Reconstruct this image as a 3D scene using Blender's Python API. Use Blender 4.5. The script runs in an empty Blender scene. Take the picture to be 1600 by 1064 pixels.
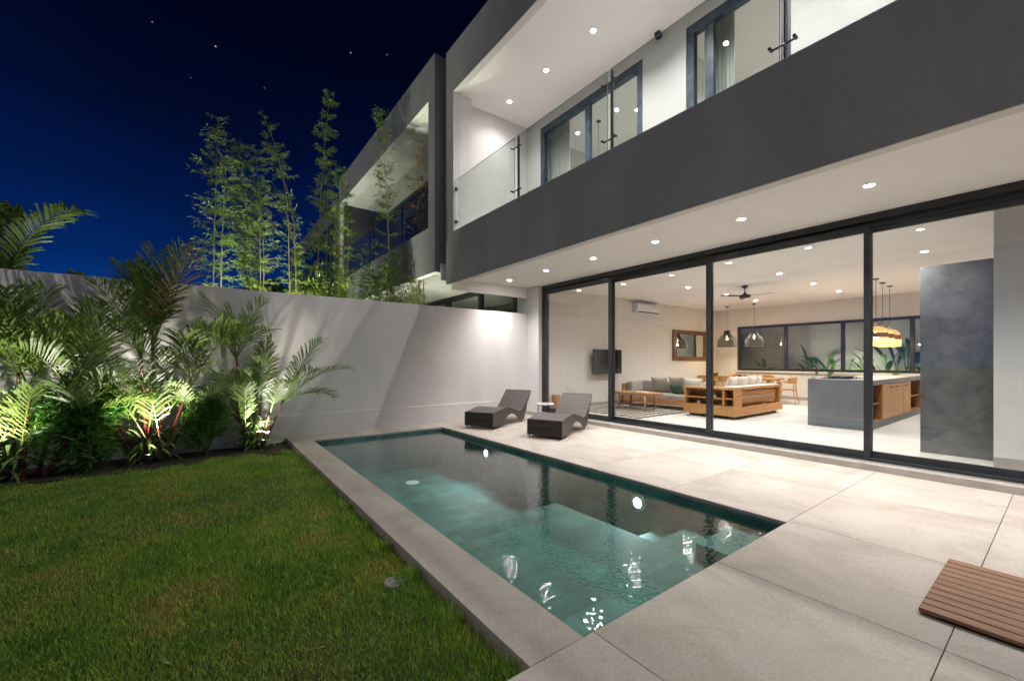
import bpy, math, random
import numpy as np
from mathutils import Vector, Matrix
R = math.radians
random.seed(7)
C = bpy.context.scene.collection
scn = bpy.context.scene

# ------------------------------------------------------------ camera, world, exposure
YAW = math.atan(481/649.)
cam_d = bpy.data.cameras.new('camera'); cam = bpy.data.objects.new('camera', cam_d); C.objects.link(cam)
cam.location = (0, 0, 1.4); cam.rotation_euler = (R(90), 0, -YAW)
cam_d.sensor_width = 36; cam_d.lens = 36*649/1600.; cam_d.shift_y = 32/1600.
cam_d.clip_start = .05; cam_d.clip_end = 2000
scn.camera = cam
FX, FY = math.sin(YAW), math.cos(YAW)
def ray(x, y):
    u = (x-800)/649.; v = (564-y)/649.
    return Vector((FX+u*FY, FY-u*FX, v))

w = bpy.data.worlds.new('World'); scn.world = w; w.use_nodes = True
nt = w.node_tree; N = nt.nodes; L = nt.links; N.clear()
out = N.new('ShaderNodeOutputWorld'); bg = N.new('ShaderNodeBackground'); L.new(bg.outputs[0], out.inputs[0])
tc = N.new('ShaderNodeTexCoord'); sp = N.new('ShaderNodeSeparateXYZ'); L.new(tc.outputs['Generated'], sp.inputs[0])
rp = N.new('ShaderNodeValToRGB'); L.new(sp.outputs['Z'], rp.inputs[0])
el = rp.color_ramp.elements
el[0].position = 0.0; el[0].color = (.004, .068, .33, 1)
el[1].position = 1.0; el[1].color = (.0003, .0006, .003, 1)
for p, c in ((.09, (.002, .05, .27)), (.18, (.0007, .021, .135)), (.30, (.0005, .0085, .060)), (.42, (.0004, .0034, .024)), (.56, (.0003, .0014, .010))):
    e = el.new(p); e.color = (*c, 1)
last = rp.outputs[0]
for sx, sy, s in ((337, 73, 1.0), (548, 83, .9), (238, 35, .35), (605, 86, .4), (413, 138, .22), (298, 122, .12)):
    d = ray(sx, sy).normalized()
    vm = N.new('ShaderNodeVectorMath'); vm.operation = 'DISTANCE'; L.new(tc.outputs['Generated'], vm.inputs[0]); vm.inputs[1].default_value = d
    lt = N.new('ShaderNodeMath'); lt.operation = 'LESS_THAN'; L.new(vm.outputs['Value'], lt.inputs[0]); lt.inputs[1].default_value = .0010
    mx = N.new('ShaderNodeMixRGB'); mx.blend_type = 'ADD'; mx.inputs[2].default_value = (s*.6, s*.6, s*.63, 1)
    L.new(lt.outputs[0], mx.inputs[0]); L.new(last, mx.inputs[1]); last = mx.outputs[0]
sn = N.new('ShaderNodeTexNoise'); sn.inputs['Scale'].default_value = 2.2; sn.inputs['Detail'].default_value = 5; L.new(tc.outputs['Generated'], sn.inputs['Vector'])
sr = N.new('ShaderNodeMapRange'); sr.inputs[1].default_value = .3; sr.inputs[2].default_value = .7; sr.inputs[3].default_value = .72; sr.inputs[4].default_value = 1.15; L.new(sn.outputs[0], sr.inputs[0])
sm = N.new('ShaderNodeVectorMath'); sm.operation = 'SCALE'; L.new(last, sm.inputs[0]); L.new(sr.outputs[0], sm.inputs['Scale']); last = sm.outputs[0]
L.new(last, bg.inputs[0]); bg.inputs[1].default_value = 1.0
scn.view_settings.view_transform = 'Standard'; scn.view_settings.look = 'None'
scn.view_settings.exposure = 0.0; scn.view_settings.gamma = 1
# faint wide fill sun added behind the camera to lift facade and lawn
sd = bpy.data.lights.new('fill_sun', 'SUN'); sd.energy = .56; sd.angle = R(24); sd.color = (1, .95, .88)
so = bpy.data.objects.new('fill_sun', sd); C.objects.link(so); so.rotation_euler = Vector((.66, .22, -.72)).to_track_quat('-Z', 'Y').to_euler()
cy = scn.cycles
cy.use_denoising = True; cy.max_bounces = 9; cy.diffuse_bounces = 4; cy.glossy_bounces = 4; cy.transmission_bounces = 4
cy.transparent_max_bounces = 24; cy.sample_clamp_indirect = 6; cy.sample_clamp_direct = 0
cy.caustics_reflective = False; cy.caustics_refractive = False

KL = 4.0          # one multiplier for every lamp
# ------------------------------------------------------------ materials
def new_mat(name):
    m = bpy.data.materials.new(name); m.use_nodes = True
    n = m.node_tree.nodes; l = m.node_tree.links
    return m, n, l, n['Principled BSDF']
def pbr(name, col, rough=.6, var=.15, scale=3., bump=0., bscale=40., stretch=(1, 1, 1), metal=0., spec=.5, col2=None, c2scale=None, c2lo=.5, c2hi=.65, detail=6, world=False, sub=0.):
    m, n, l, b = new_mat(name)
    tc = n.new('ShaderNodeTexCoord'); mp = n.new('ShaderNodeMapping'); mp.inputs['Scale'].default_value = stretch
    if world:
        g = n.new('ShaderNodeNewGeometry'); l.new(g.outputs['Position'], mp.inputs[0])
    else: l.new(tc.outputs['Object'], mp.inputs[0])
    nz = n.new('ShaderNodeTexNoise'); nz.inputs['Scale'].default_value = scale; nz.inputs['Detail'].default_value = detail; nz.inputs['Roughness'].default_value = .6
    l.new(mp.outputs[0], nz.inputs['Vector'])
    rm = n.new('ShaderNodeValToRGB'); rm.color_ramp.elements[0].position = .3; rm.color_ramp.elements[1].position = .7
    rm.color_ramp.elements[0].color = tuple(c*(1-var) for c in col)+(1,); rm.color_ramp.elements[1].color = tuple(min(1, c*(1+var)) for c in col)+(1,)
    l.new(nz.outputs[0], rm.inputs[0]); o = rm.outputs[0]
    if col2:
        n2 = n.new('ShaderNodeTexNoise'); n2.inputs['Scale'].default_value = c2scale or scale*.4; n2.inputs['Detail'].default_value = 5
        l.new(mp.outputs[0], n2.inputs['Vector'])
        r2 = n.new('ShaderNodeValToRGB'); r2.color_ramp.elements[0].position = c2lo; r2.color_ramp.elements[1].position = c2hi
        l.new(n2.outputs[0], r2.inputs[0])
        mx = n.new('ShaderNodeMixRGB'); mx.inputs[2].default_value = (*col2, 1); l.new(r2.outputs[0], mx.inputs[0]); l.new(o, mx.inputs[1]); o = mx.outputs[0]
    l.new(o, b.inputs['Base Color'])
    b.inputs['Roughness'].default_value = rough; b.inputs['Metallic'].default_value = metal; b.inputs['Specular IOR Level'].default_value = spec
    if bump:
        nb = n.new('ShaderNodeTexNoise'); nb.inputs['Scale'].default_value = bscale; nb.inputs['Detail'].default_value = 5; l.new(mp.outputs[0], nb.inputs['Vector'])
        bp = n.new('ShaderNodeBump'); bp.inputs['Strength'].default_value = bump; bp.inputs['Distance'].default_value = .02
        l.new(nb.outputs[0], bp.inputs['Height']); l.new(bp.outputs[0], b.inputs['Normal'])
    return m
def emis(name, col, s):
    m, n, l, b = new_mat(name); n.remove(b)
    e = n.new('ShaderNodeEmission'); e.inputs[0].default_value = (*col, 1); e.inputs[1].default_value = s
    l.new(e.outputs[0], n['Material Output'].inputs[0]); return m
def thin_glass(name, ior=1.5, tint=(.96, .98, .97), rough=0.0, bump=None, gain=1.0):
    m, n, l, b = new_mat(name); n.remove(b)
    g = n.new('ShaderNodeNewGeometry'); mi = n.new('ShaderNodeMix'); mi.data_type = 'FLOAT'
    l.new(g.outputs['Backfacing'], mi.inputs[0]); mi.inputs[2].default_value = ior; mi.inputs[3].default_value = 1/ior
    f = n.new('ShaderNodeFresnel'); l.new(mi.outputs[0], f.inputs['IOR'])
    t = n.new('ShaderNodeBsdfTransparent'); t.inputs[0].default_value = (*tint, 1)
    gl = n.new('ShaderNodeBsdfGlossy'); gl.inputs['Roughness'].default_value = rough; gl.inputs['Color'].default_value = (1, 1, 1, 1)
    ms = n.new('ShaderNodeMixShader'); fo = f.outputs[0]
    if gain != 1:
        mm = n.new('ShaderNodeMath'); mm.operation = 'MULTIPLY'; mm.use_clamp = True; l.new(fo, mm.inputs[0]); mm.inputs[1].default_value = gain; fo = mm.outputs[0]
    l.new(fo, ms.inputs[0]); l.new(t.outputs[0], ms.inputs[1]); l.new(gl.outputs[0], ms.inputs[2])
    l.new(ms.outputs[0], n['Material Output'].inputs[0])
    return m, n, l, gl, f
M = {}
M['glass'] = thin_glass('window_glass')[0]
M['rail_glass'] = thin_glass('balustrade_glass', tint=(.875, .91, .895))[0]
M['glass_edge'] = pbr('green_glass_edge', (.20, .27, .24), .25, .1, 5)
M['white'] = pbr('white_plaster', (.69, .665, .65), .85, .04, 2.5, .08, 60, world=True, spec=.25)
M['ceiling'] = pbr('ceiling_paint', (.90, .87, .855), .9, .02, 1.5, 0, world=True, spec=.2)
M['fascia'] = pbr('charcoal_render', (.34, .32, .305), .9, .12, 1.6, .35, 70, stretch=(1, 1, .35), world=True, spec=.25, col2=(.32, .29, .26), c2scale=1.3, c2lo=.48, c2hi=.75)
M['fascia_n'] = pbr('grey_render', (.23, .23, .23), .9, .15, 1.3, .25, 80, stretch=(1, 1, .5), world=True, spec=.2)
M['black'] = pbr('black_aluminium', (.022, .024, .028), .42, .25, 5, .05, 60, world=True, spec=.45)
M['bluegrey'] = pbr('blue_grey_door_frame', (.05, .075, .105), .4, .5, 7, .05, 40, world=True)
M['alu'] = pbr('threshold_strip', (.55, .56, .58), .35, .05, 5, metal=.7)
M['curb'] = pbr('threshold_stone', (.35, .315, .28), .6, .12, 5, .1, 60, world=True)
M['tv'] = pbr('screen_black', (.012, .013, .015), .12, .05, 2)
M['mirror'] = pbr('mirror_silver', (.75, .76, .74), .01, 0, 1, metal=1.)
M['wicker'] = pbr('dark_wicker', (.075, .058, .052), .5, .25, 30, spec=.5)
M['concrete'] = pbr('dark_polished_cement', (.095, .097, .10), .7, .40, 4.2, .06, 30, world=True, col2=(.15, .152, .155), c2scale=3.4, c2lo=.45, c2hi=.75, detail=9)
M['island'] = pbr('grey_cement_counter', (.17, .18, .195), .5, .18, 2.2, .06, 30, world=True, detail=9)
def wood(name, a, b_, scale=3., stretch=(1, 12, 12), rough=.45):
    return pbr(name, a, rough, .22, scale, .08, 30, stretch=stretch, col2=b_, c2scale=scale*.8, c2lo=.4, c2hi=.7)
M['teak'] = wood('orange_teak', (.47, .235, .085), (.36, .155, .05))
M['teak_v'] = wood('teak_vertical', (.50, .27, .115), (.42, .205, .08), stretch=(12, 12, 1))
M['teak_d'] = wood('dark_teak', (.16, .062, .028), (.11, .04, .02))
M['cab_in'] = wood('cabinet_inside', (.33, .14, .055), (.25, .10, .04), stretch=(12, 12, 1))
M['slat'] = wood('weathered_deck_slat', (.27, .125, .06), (.15, .078, .045), 4., (12, 1, 12), .6)
M['fabric'] = pbr('grey_linen', (.36, .325, .285), .95, .1, 25, .3, 300)
M['fabric_w'] = pbr('off_white_linen', (.62, .57, .51), .95, .08, 12, .3, 250)
M['fabric_g'] = pbr('dark_green_velvet', (.035, .085, .04), .8, .25, 14, .2, 200)
M['curtain'] = pbr('sheer_curtain', (.5, .5, .47), .9, .05, 8)
M['ac'] = pbr('white_plastic', (.74, .74, .74), .35, .02, 2)
M['iron'] = pbr('black_iron', (.018, .018, .02), .5, .1, 10)
M['rattan'] = pbr('rattan_weave', (.60, .40, .19), .6, .25, 25)
M['cord'] = pbr('black_cord', (.02, .02, .02), .6, .05, 5)
M['disc'] = emis('downlight_lens', (1, .96, .92), 220)
M['bulb'] = emis('filament_bulb', (1, .74, .42), 14)
M['poollens'] = emis('pool_light_lens', (.85, .97, 1), 30)
M['spike'] = pbr('black_spike_light', (.02, .02, .02), .4, .05, 5)
M['gl_lens'] = emis('garden_light_lens', (1, 1, .9), 25)
M['stem_red'] = pbr('red_palm_stem', (.27, .035, .024), .5, .35, 9, .25, 30, stretch=(1, 1, 5), col2=(.17, .07, .03), c2scale=4)
M['stem_old'] = pbr('brown_palm_stem', (.14, .085, .04), .7, .3, 14, .2, 40)
M['bark'] = pbr('brown_trunk', (.11, .075, .045), .8, .3, 10, .3, 30)
M['culm'] = pbr('bamboo_culm', (.40, .36, .13), .5, .3, 6, stretch=(1, 1, 4), col2=(.42, .25, .09), c2scale=2)
M['culm_d'] = pbr('dry_bamboo_culm', (.42, .22, .09), .6, .3, 6, stretch=(1, 1, 4))
M['leaf_t'] = M['white']
def leafmat(name, a, b_, scale=3., rough=.42, trans=.25):
    m, n, l, b = new_mat(name)
    g = n.new('ShaderNodeNewGeometry'); nz = n.new('ShaderNodeTexNoise'); nz.inputs['Scale'].default_value = scale; nz.inputs['Detail'].default_value = 4
    l.new(g.outputs['Position'], nz.inputs['Vector'])
    rm = n.new('ShaderNodeValToRGB'); rm.color_ramp.elements[0].position = .35; rm.color_ramp.elements[1].position = .65
    rm.color_ramp.elements[0].color = (*a, 1); rm.color_ramp.elements[1].color = (*b_, 1)
    mx = n.new('ShaderNodeMixRGB'); mx.blend_type = 'MULTIPLY'; mx.inputs[0].default_value = .5
    cr = n.new('ShaderNodeValToRGB'); cr.color_ramp.elements[0].color = (.45, .45, .45, 1); cr.color_ramp.elements[1].color = (1.4, 1.4, 1.2, 1)
    l.new(g.outputs['Random Per Island'], cr.inputs[0]); l.new(nz.outputs[0], rm.inputs[0]); l.new(rm.outputs[0], mx.inputs[1]); l.new(cr.outputs[0], mx.inputs[2])
    l.new(mx.outputs[0], b.inputs['Base Color']); b.inputs['Roughness'].default_value = rough; b.inputs['Specular IOR Level'].default_value = .4
    tr = n.new('ShaderNodeBsdfTranslucent'); l.new(mx.outputs[0], tr.inputs[0]); ms = n.new('ShaderNodeMixShader'); ms.inputs[0].default_value = trans
    l.new(b.outputs[0], ms.inputs[1]); l.new(tr.outputs[0], ms.inputs[2]); l.new(ms.outputs[0], n['Material Output'].inputs[0])
    return m
M['palm'] = leafmat('palm_leaflets', (.12, .20, .036), (.21, .30, .055))
M['palm2'] = leafmat('young_palm_blades', (.17, .26, .09), (.25, .33, .13))
M['palm3'] = leafmat('withering_palm_leaflets', (.30, .26, .09), (.36, .20, .10))
M['bamboo'] = leafmat('bamboo_leaves', (.15, .25, .045), (.26, .33, .07))
M['bamboo_dry'] = leafmat('dry_bamboo_leaves', (.34, .15, .055), (.44, .22, .10))
M['shrub'] = leafmat('shrub_leaves', (.07, .19, .03), (.13, .28, .045))
M['dark_leaf'] = leafmat('banana_leaves', (.07, .17, .035), (.12, .25, .05))
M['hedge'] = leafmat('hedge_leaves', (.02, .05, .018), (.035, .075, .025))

# patio porcelain
def patio_mat(name, base, dark, tile=True):
    m, n, l, b = new_mat(name)
    g = n.new('ShaderNodeNewGeometry')
    mp = n.new('ShaderNodeMapping'); mp.inputs['Scale'].default_value = (1.25, .75, 1); l.new(g.outputs['Position'], mp.inputs[0])
    off = n.new('ShaderNodeVectorMath'); off.operation = 'ADD'; l.new(mp.outputs[0], off.inputs[0])
    isl = n.new('ShaderNodeMath'); isl.operation = 'MULTIPLY'; isl.inputs[1].default_value = 37; l.new(g.outputs['Random Per Island'], isl.inputs[0])
    l.new(isl.outputs[0], off.inputs[1])
    n1 = n.new('ShaderNodeTexNoise'); n1.inputs['Scale'].default_value = 1.6; n1.inputs['Detail'].default_value = 9; n1.inputs['Roughness'].default_value = .68; n1.inputs['Distortion'].default_value = .6
    l.new(off.outputs[0], n1.inputs['Vector'])
    r1 = n.new('ShaderNodeValToRGB'); r1.color_ramp.elements[0].position = .30; r1.color_ramp.elements[1].position = .58
    r1.color_ramp.elements[0].color = (*dark, 1); r1.color_ramp.elements[1].color = (*base, 1); l.new(n1.outputs[0], r1.inputs[0])
    n2 = n.new('ShaderNodeTexNoise'); n2.inputs['Scale'].default_value = 55; n2.inputs['Detail'].default_value = 4; l.new(g.outputs['Position'], n2.inputs['Vector'])
    r2 = n.new('ShaderNodeValToRGB'); r2.color_ramp.elements[0].position = .3; r2.color_ramp.elements[1].position = .7; r2.color_ramp.elements[0].color = (.86, .86, .86, 1); r2.color_ramp.elements[1].color = (1.06, 1.06, 1.06, 1)
    l.new(n2.outputs[0], r2.inputs[0])
    mx = n.new('ShaderNodeMixRGB'); mx.blend_type = 'MULTIPLY'; mx.inputs[0].default_value = 1; l.new(r1.outputs[0], mx.inputs[1]); l.new(r2.outputs[0], mx.inputs[2])
    l.new(mx.outputs[0], b.inputs['Base Color']); b.inputs['Roughness'].default_value = .55; b.inputs['Specular IOR Level'].default_value = .35
    rr = n.new('ShaderNodeMapRange'); rr.inputs[3].default_value = .42; rr.inputs[4].default_value = .72; l.new(n1.outputs[0], rr.inputs[0]); l.new(rr.outputs[0], b.inputs['Roughness'])
    bp = n.new('ShaderNodeBump'); bp.inputs['Strength'].default_value = .12; bp.inputs['Distance'].default_value = .005; l.new(n2.outputs[0], bp.inputs['Height']); l.new(bp.outputs[0], b.inputs['Normal'])
    return m
M['patio'] = patio_mat('travertine_porcelain', (.485, .435, .39), (.34, .29, .245))
M['floor_in'] = patio_mat('indoor_porcelain', (.55, .525, .495), (.46, .435, .40))
# garden wall render: pale with faint stains
def wall_mat():
    m = pbr('pale_stucco', (.70, .67, .65), .9, .07, 1.4, .12, 50, world=True, spec=.2, col2=(.60, .57, .545), c2scale=1.1, c2lo=.45, c2hi=.85, detail=8, stretch=(1, 1, .45))
    return m
M['stucco'] = wall_mat()
# pool stone
def pool_mat():
    m, n, l, b = new_mat('green_pool_stone')
    g = n.new('ShaderNodeNewGeometry')
    br = n.new('ShaderNodeTexBrick'); br.inputs['Scale'].default_value = 1.; br.inputs['Brick Width'].default_value = .40; br.inputs['Row Height'].default_value = .20; br.inputs['Mortar Size'].default_value = .004
    br.inputs['Color1'].default_value = (.04, .12, .115, 1); br.inputs['Color2'].default_value = (.075, .185, .17, 1); br.inputs['Mortar'].default_value = (.026, .08, .075, 1)
    # use x,y on floors and x+y,z on walls
    s = n.new('ShaderNodeSeparateXYZ'); l.new(g.outputs['Position'], s.inputs[0]); ns = n.new('ShaderNodeSeparateXYZ'); l.new(g.outputs['Normal'], ns.inputs[0])
    ab = n.new('ShaderNodeMath'); ab.operation = 'ABSOLUTE'; l.new(ns.outputs['Z'], ab.inputs[0]); gt = n.new('ShaderNodeMath'); gt.operation = 'GREATER_THAN'; l.new(ab.outputs[0], gt.inputs[0]); gt.inputs[1].default_value = .5
    c1 = n.new('ShaderNodeCombineXYZ'); l.new(s.outputs['X'], c1.inputs[0]); l.new(s.outputs['Y'], c1.inputs[1])
    ad = n.new('ShaderNodeMath'); l.new(s.outputs['X'], ad.inputs[0]); l.new(s.outputs['Y'], ad.inputs[1]); c2 = n.new('ShaderNodeCombineXYZ'); l.new(ad.outputs[0], c2.inputs[0]); l.new(s.outputs['Z'], c2.inputs[1])
    mv = n.new('ShaderNodeMix'); mv.data_type = 'VECTOR'; l.new(gt.outputs[0], mv.inputs[0]); l.new(c2.outputs[0], mv.inputs[4]); l.new(c1.outputs[0], mv.inputs[5]); l.new(mv.outputs[1], br.inputs['Vector'])
    nz = n.new('ShaderNodeTexNoise'); nz.inputs['Scale'].default_value = 3; nz.inputs['Detail'].default_value = 8; nz.inputs['Roughness'].default_value = .7; l.new(g.outputs['Position'], nz.inputs['Vector'])
    r2 = n.new('ShaderNodeValToRGB'); r2.color_ramp.elements[0].position = .3; r2.color_ramp.elements[1].position = .7; r2.color_ramp.elements[0].color = (.5, .5, .5, 1); r2.color_ramp.elements[1].color = (1.5, 1.4, 1.3, 1); l.new(nz.outputs[0], r2.inputs[0])
    mx = n.new('ShaderNodeMixRGB'); mx.blend_type = 'MULTIPLY'; mx.inputs[0].default_value = 1; l.new(br.outputs[0], mx.inputs[1]); l.new(r2.outputs[0], mx.inputs[2]); l.new(mx.outputs[0], b.inputs['Base Color']); b.inputs['Roughness'].default_value = .7
    return m
M['pool'] = pool_mat()
def water_mat():
    m, n, l, gl, f = thin_glass('pool_water_surface', 1.333, (.80, .97, .95), .0, gain=1.5)
    g = n.new('ShaderNodeNewGeometry')
    n1 = n.new('ShaderNodeTexNoise'); n1.inputs['Scale'].default_value = 31; n1.inputs['Detail'].default_value = 0; l.new(g.outputs['Position'], n1.inputs['Vector'])
    n2 = n.new('ShaderNodeTexNoise'); n2.inputs['Scale'].default_value = 2.2; n2.inputs['Detail'].default_value = 2; l.new(g.outputs['Position'], n2.inputs['Vector'])
    b1 = n.new('ShaderNodeBump'); b1.inputs['Strength'].default_value = 1; b1.inputs['Distance'].default_value = .0011; l.new(n1.outputs[0], b1.inputs['Height'])
    b2 = n.new('ShaderNodeBump'); b2.inputs['Strength'].default_value = 1; b2.inputs['Distance'].default_value = .0012; l.new(n2.outputs[0], b2.inputs['Height']); l.new(b1.outputs[0], b2.inputs['Normal'])
    l.new(b2.outputs[0], gl.inputs['Normal'])
    return m
M['water'] = water_mat()
# interior panelling: fine vertical ribs
def rib_mat():
    m, n, l, b = new_mat('ribbed_wall_panel')
    g = n.new('ShaderNodeNewGeometry'); mp = n.new('ShaderNodeMapping'); mp.inputs['Scale'].default_value = (1, 1, .02); l.new(g.outputs['Position'], mp.inputs[0])
    nz = n.new('ShaderNodeTexNoise'); nz.inputs['Scale'].default_value = 7; nz.inputs['Detail'].default_value = 7; nz.inputs['Roughness'].default_value = .8; l.new(mp.outputs[0], nz.inputs['Vector'])
    r = n.new('ShaderNodeValToRGB'); r.color_ramp.elements[0].position = .35; r.color_ramp.elements[1].position = .65; r.color_ramp.elements[0].color = (.65, .615, .585, 1); r.color_ramp.elements[1].color = (.70, .67, .64, 1)
    l.new(nz.outputs[0], r.inputs[0]); l.new(r.outputs[0], b.inputs['Base Color']); b.inputs['Roughness'].default_value = .85
    bp = n.new('ShaderNodeBump'); bp.inputs['Strength'].default_value = .3; bp.inputs['Distance'].default_value = .01; l.new(nz.outputs[0], bp.inputs['Height']); l.new(bp.outputs[0], b.inputs['Normal'])
    return m
M['rib'] = rib_mat()
def rug_mat():
    m, n, l, b = new_mat('black_cream_rug')
    tc = n.new('ShaderNodeTexCoord'); mp = n.new('ShaderNodeMapping'); mp.inputs['Rotation'].default_value = (0, 0, R(45)); mp.inputs['Scale'].default_value = (1.7, 1.7, 1.7); l.new(tc.outputs['Object'], mp.inputs[0])
    ck = n.new('ShaderNodeTexChecker'); ck.inputs['Scale'].default_value = 3.2; l.new(mp.outputs[0], ck.inputs['Vector'])
    r = n.new('ShaderNodeValToRGB'); r.color_ramp.interpolation = 'CONSTANT'; r.color_ramp.elements[0].color = (.035, .035, .04, 1); r.color_ramp.elements[1].position = .58; r.color_ramp.elements[1].color = (.42, .36, .29, 1)
    l.new(ck.outputs[1], r.inputs[0]); l.new(r.outputs[0], b.inputs['Base Color']); b.inputs['Roughness'].default_value = .95
    return m
M['rug'] = rug_mat()
M['soil'] = pbr('lawn_soil', (.045, .04, .02), .95, .4, 8, .5, 40, world=True, col2=(.03, .06, .015), c2scale=3)
M['bedsoil'] = pbr('dark_bed_soil', (.03, .02, .014), .95, .5, 14, .8, 40, world=True)
def grass_mat():
    m, n, l, b = new_mat('grass_blades')
    g = n.new('ShaderNodeNewGeometry')
    n1 = n.new('ShaderNodeTexNoise'); n1.inputs['Scale'].default_value = 1.7; n1.inputs['Detail'].default_value = 7; n1.inputs['Roughness'].default_value = .7; l.new(g.outputs['Position'], n1.inputs['Vector'])
    r = n.new('ShaderNodeValToRGB'); e = r.color_ramp.elements; e[0].position = .33; e[0].color = (.36, .35, .11, 1); e[1].position = .62; e[1].color = (.13, .29, .042, 1)
    x = e.new(.47); x.color = (.22, .36, .055, 1)
    l.new(n1.outputs[0], r.inputs[0])
    cr = n.new('ShaderNodeValToRGB'); cr.color_ramp.elements[0].color = (.65, .65, .6, 1); cr.color_ramp.elements[1].color = (1.7, 1.6, 1.3, 1); q = cr.color_ramp.elements.new(.93); q.color = (1.6, 1.5, 1.2, 1); q = cr.color_ramp.elements.new(.95); q.color = (2.6, 1.5, 1.6, 1)
    l.new(g.outputs['Random Per Island'], cr.inputs[0])
    mx = n.new('ShaderNodeMixRGB'); mx.blend_type = 'MULTIPLY'; mx.inputs[0].default_value = 1; l.new(r.outputs[0], mx.inputs[1]); l.new(cr.outputs[0], mx.inputs[2])
    l.new(mx.outputs[0], b.inputs['Base Color']); b.inputs['Roughness'].default_value = .55; b.inputs['Specular IOR Level'].default_value = .3
    return m
M['grass'] = grass_mat()

# ------------------------------------------------------------ mesh helpers
class MB:
    def __init__(s, off=(0, 0, 0)): s.v = []; s.f = []; s.o = Vector(off); s.smooth = False
    def add(s, vs, fs):
        b = len(s.v); s.v += [tuple(Vector(v)-s.o) for v in vs]; s.f += [tuple(i+b for i in f) for f in fs]; return s
    def box(s, x0, x1, y0, y1, z0, z1):
        vs = [(x0, y0, z0), (x1, y0, z0), (x1, y1, z0), (x0, y1, z0), (x0, y0, z1), (x1, y0, z1), (x1, y1, z1), (x0, y1, z1)]
        return s.add(vs, [(0, 3, 2, 1), (4, 5, 6, 7), (0, 1, 5, 4), (1, 2, 6, 5), (2, 3, 7, 6), (3, 0, 4, 7)])
    def tube(s, pts, rad, n=8, cap=True):
        pts = [Vector(p) for p in pts]
        if not hasattr(rad, '__len__'): rad = [rad]*len(pts)
        vs = []; up = Vector((.13, .31, .94)).normalized()
        for i, p in enumerate(pts):
            d = (pts[min(i+1, len(pts)-1)]-pts[max(i-1, 0)]).normalized()
            a = d.cross(up)
            if a.length < .05: a = d.cross(Vector((1, 0, 0)))
            a.normalize(); b = d.cross(a)
            for k in range(n):
                t = 2*math.pi*k/n; vs.append(p+(a*math.cos(t)+b*math.sin(t))*rad[i])
        fs = []
        for i in range(len(pts)-1):
            for k in range(n): fs.append((i*n+k, i*n+(k+1) % n, (i+1)*n+(k+1) % n, (i+1)*n+k))
        if cap: fs.append(tuple(range(n))[::-1]); fs.append(tuple((len(pts)-1)*n+k for k in range(n)))
        return s.add(vs, fs)
    def lathe(s, prof, c=(0, 0, 0), n=24, cap=True):
        vs = []; fs = []
        for r_, z in prof:
            for k in range(n):
                t = 2*math.pi*k/n; vs.append((c[0]+r_*math.cos(t), c[1]+r_*math.sin(t), c[2]+z))
        for i in range(len(prof)-1):
            for k in range(n): fs.append((i*n+k, i*n+(k+1) % n, (i+1)*n+(k+1) % n, (i+1)*n+k))
        if cap: fs.append(tuple(range(n))[::-1]); fs.append(tuple((len(prof)-1)*n+k for k in range(n)))
        return s.add(vs, fs)
    def build(s, name, mat, parent=None, bevel=0, smooth=False, loc=None):
        me = bpy.data.meshes.new(name); me.from_pydata(s.v, [], s.f); me.update()
        o = bpy.data.objects.new(name, me); C.objects.link(o); me.materials.append(M[mat] if isinstance(mat, str) else mat)
        if parent: o.parent = parent
        if loc is not None: o.location = loc
        if smooth:
            for p in me.polygons: p.use_smooth = True
        if bevel:
            md = o.modifiers.new('bevel', 'BEVEL'); md.width = bevel; md.segments = 2; md.limit_method = 'ANGLE'; md.angle_limit = R(40)
        return o
def tag(o, label=None, cat=None, group=None, kind=None):
    if label: o['label'] = label
    if cat: o['category'] = cat
    if group: o['group'] = group
    if kind: o['kind'] = kind
    return o
def thing(name, label, cat, loc=(0, 0, 0), rz=0, group=None):
    o = bpy.data.objects.new(name, None); C.objects.link(o); o.empty_display_size = .1
    o.location = loc; o.rotation_euler = (0, 0, rz); return tag(o, label, cat, group)
def dup(root, loc=None, rz=None, label=None, group=None):
    def cp(o, par):
        c = o.copy(); C.objects.link(c)
        if par: c.parent = par
        for ch in list(o.children): cp(ch, c)
        return c
    r = cp(root, None)
    if loc is not None: r.location = loc
    if rz is not None: r.rotation_euler = (0, 0, rz)
    if label: r['label'] = label
    if group: r['group'] = group
    return r
def lamp(name, kind, loc, energy, col=(1, .96, .935), parent=None, size=.04, spot=None, blend=.6, rot=None):
    d = bpy.data.lights.new(name, kind); d.energy = energy*KL; d.color = col; d.shadow_soft_size = size
    if spot: d.spot_size = R(spot); d.spot_blend = blend
    o = bpy.data.objects.new(name, d); C.objects.link(o); o.location = loc
    if rot: o.rotation_euler = rot
    if parent: o.parent = parent
    return o

# ============================================================ SETTING
# ground reaching the horizon (a lawn coloured earth sheet) with holes avoided: it lies lower than everything
g = MB().box(-400, 400, -400, 400, -3.0, -2.9); tag(g.build('distant_ground', 'soil'), kind='structure')
g = MB(); g.box(-9, 1.19, -4, 7.55, -.4, -.1); tag(g.build('lawn', 'soil'), kind='structure')
g = MB(); g.box(-9, 1.19, 7.55, 8.58, -.4, -.085); tag(g.build('planting_bed', 'bedsoil'), kind='structure')
g = MB(); g.box(-14, 18, 8.8, 40, -.5, -.1); tag(g.build('neighbour_lawn', 'soil'), kind='structure')
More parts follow.
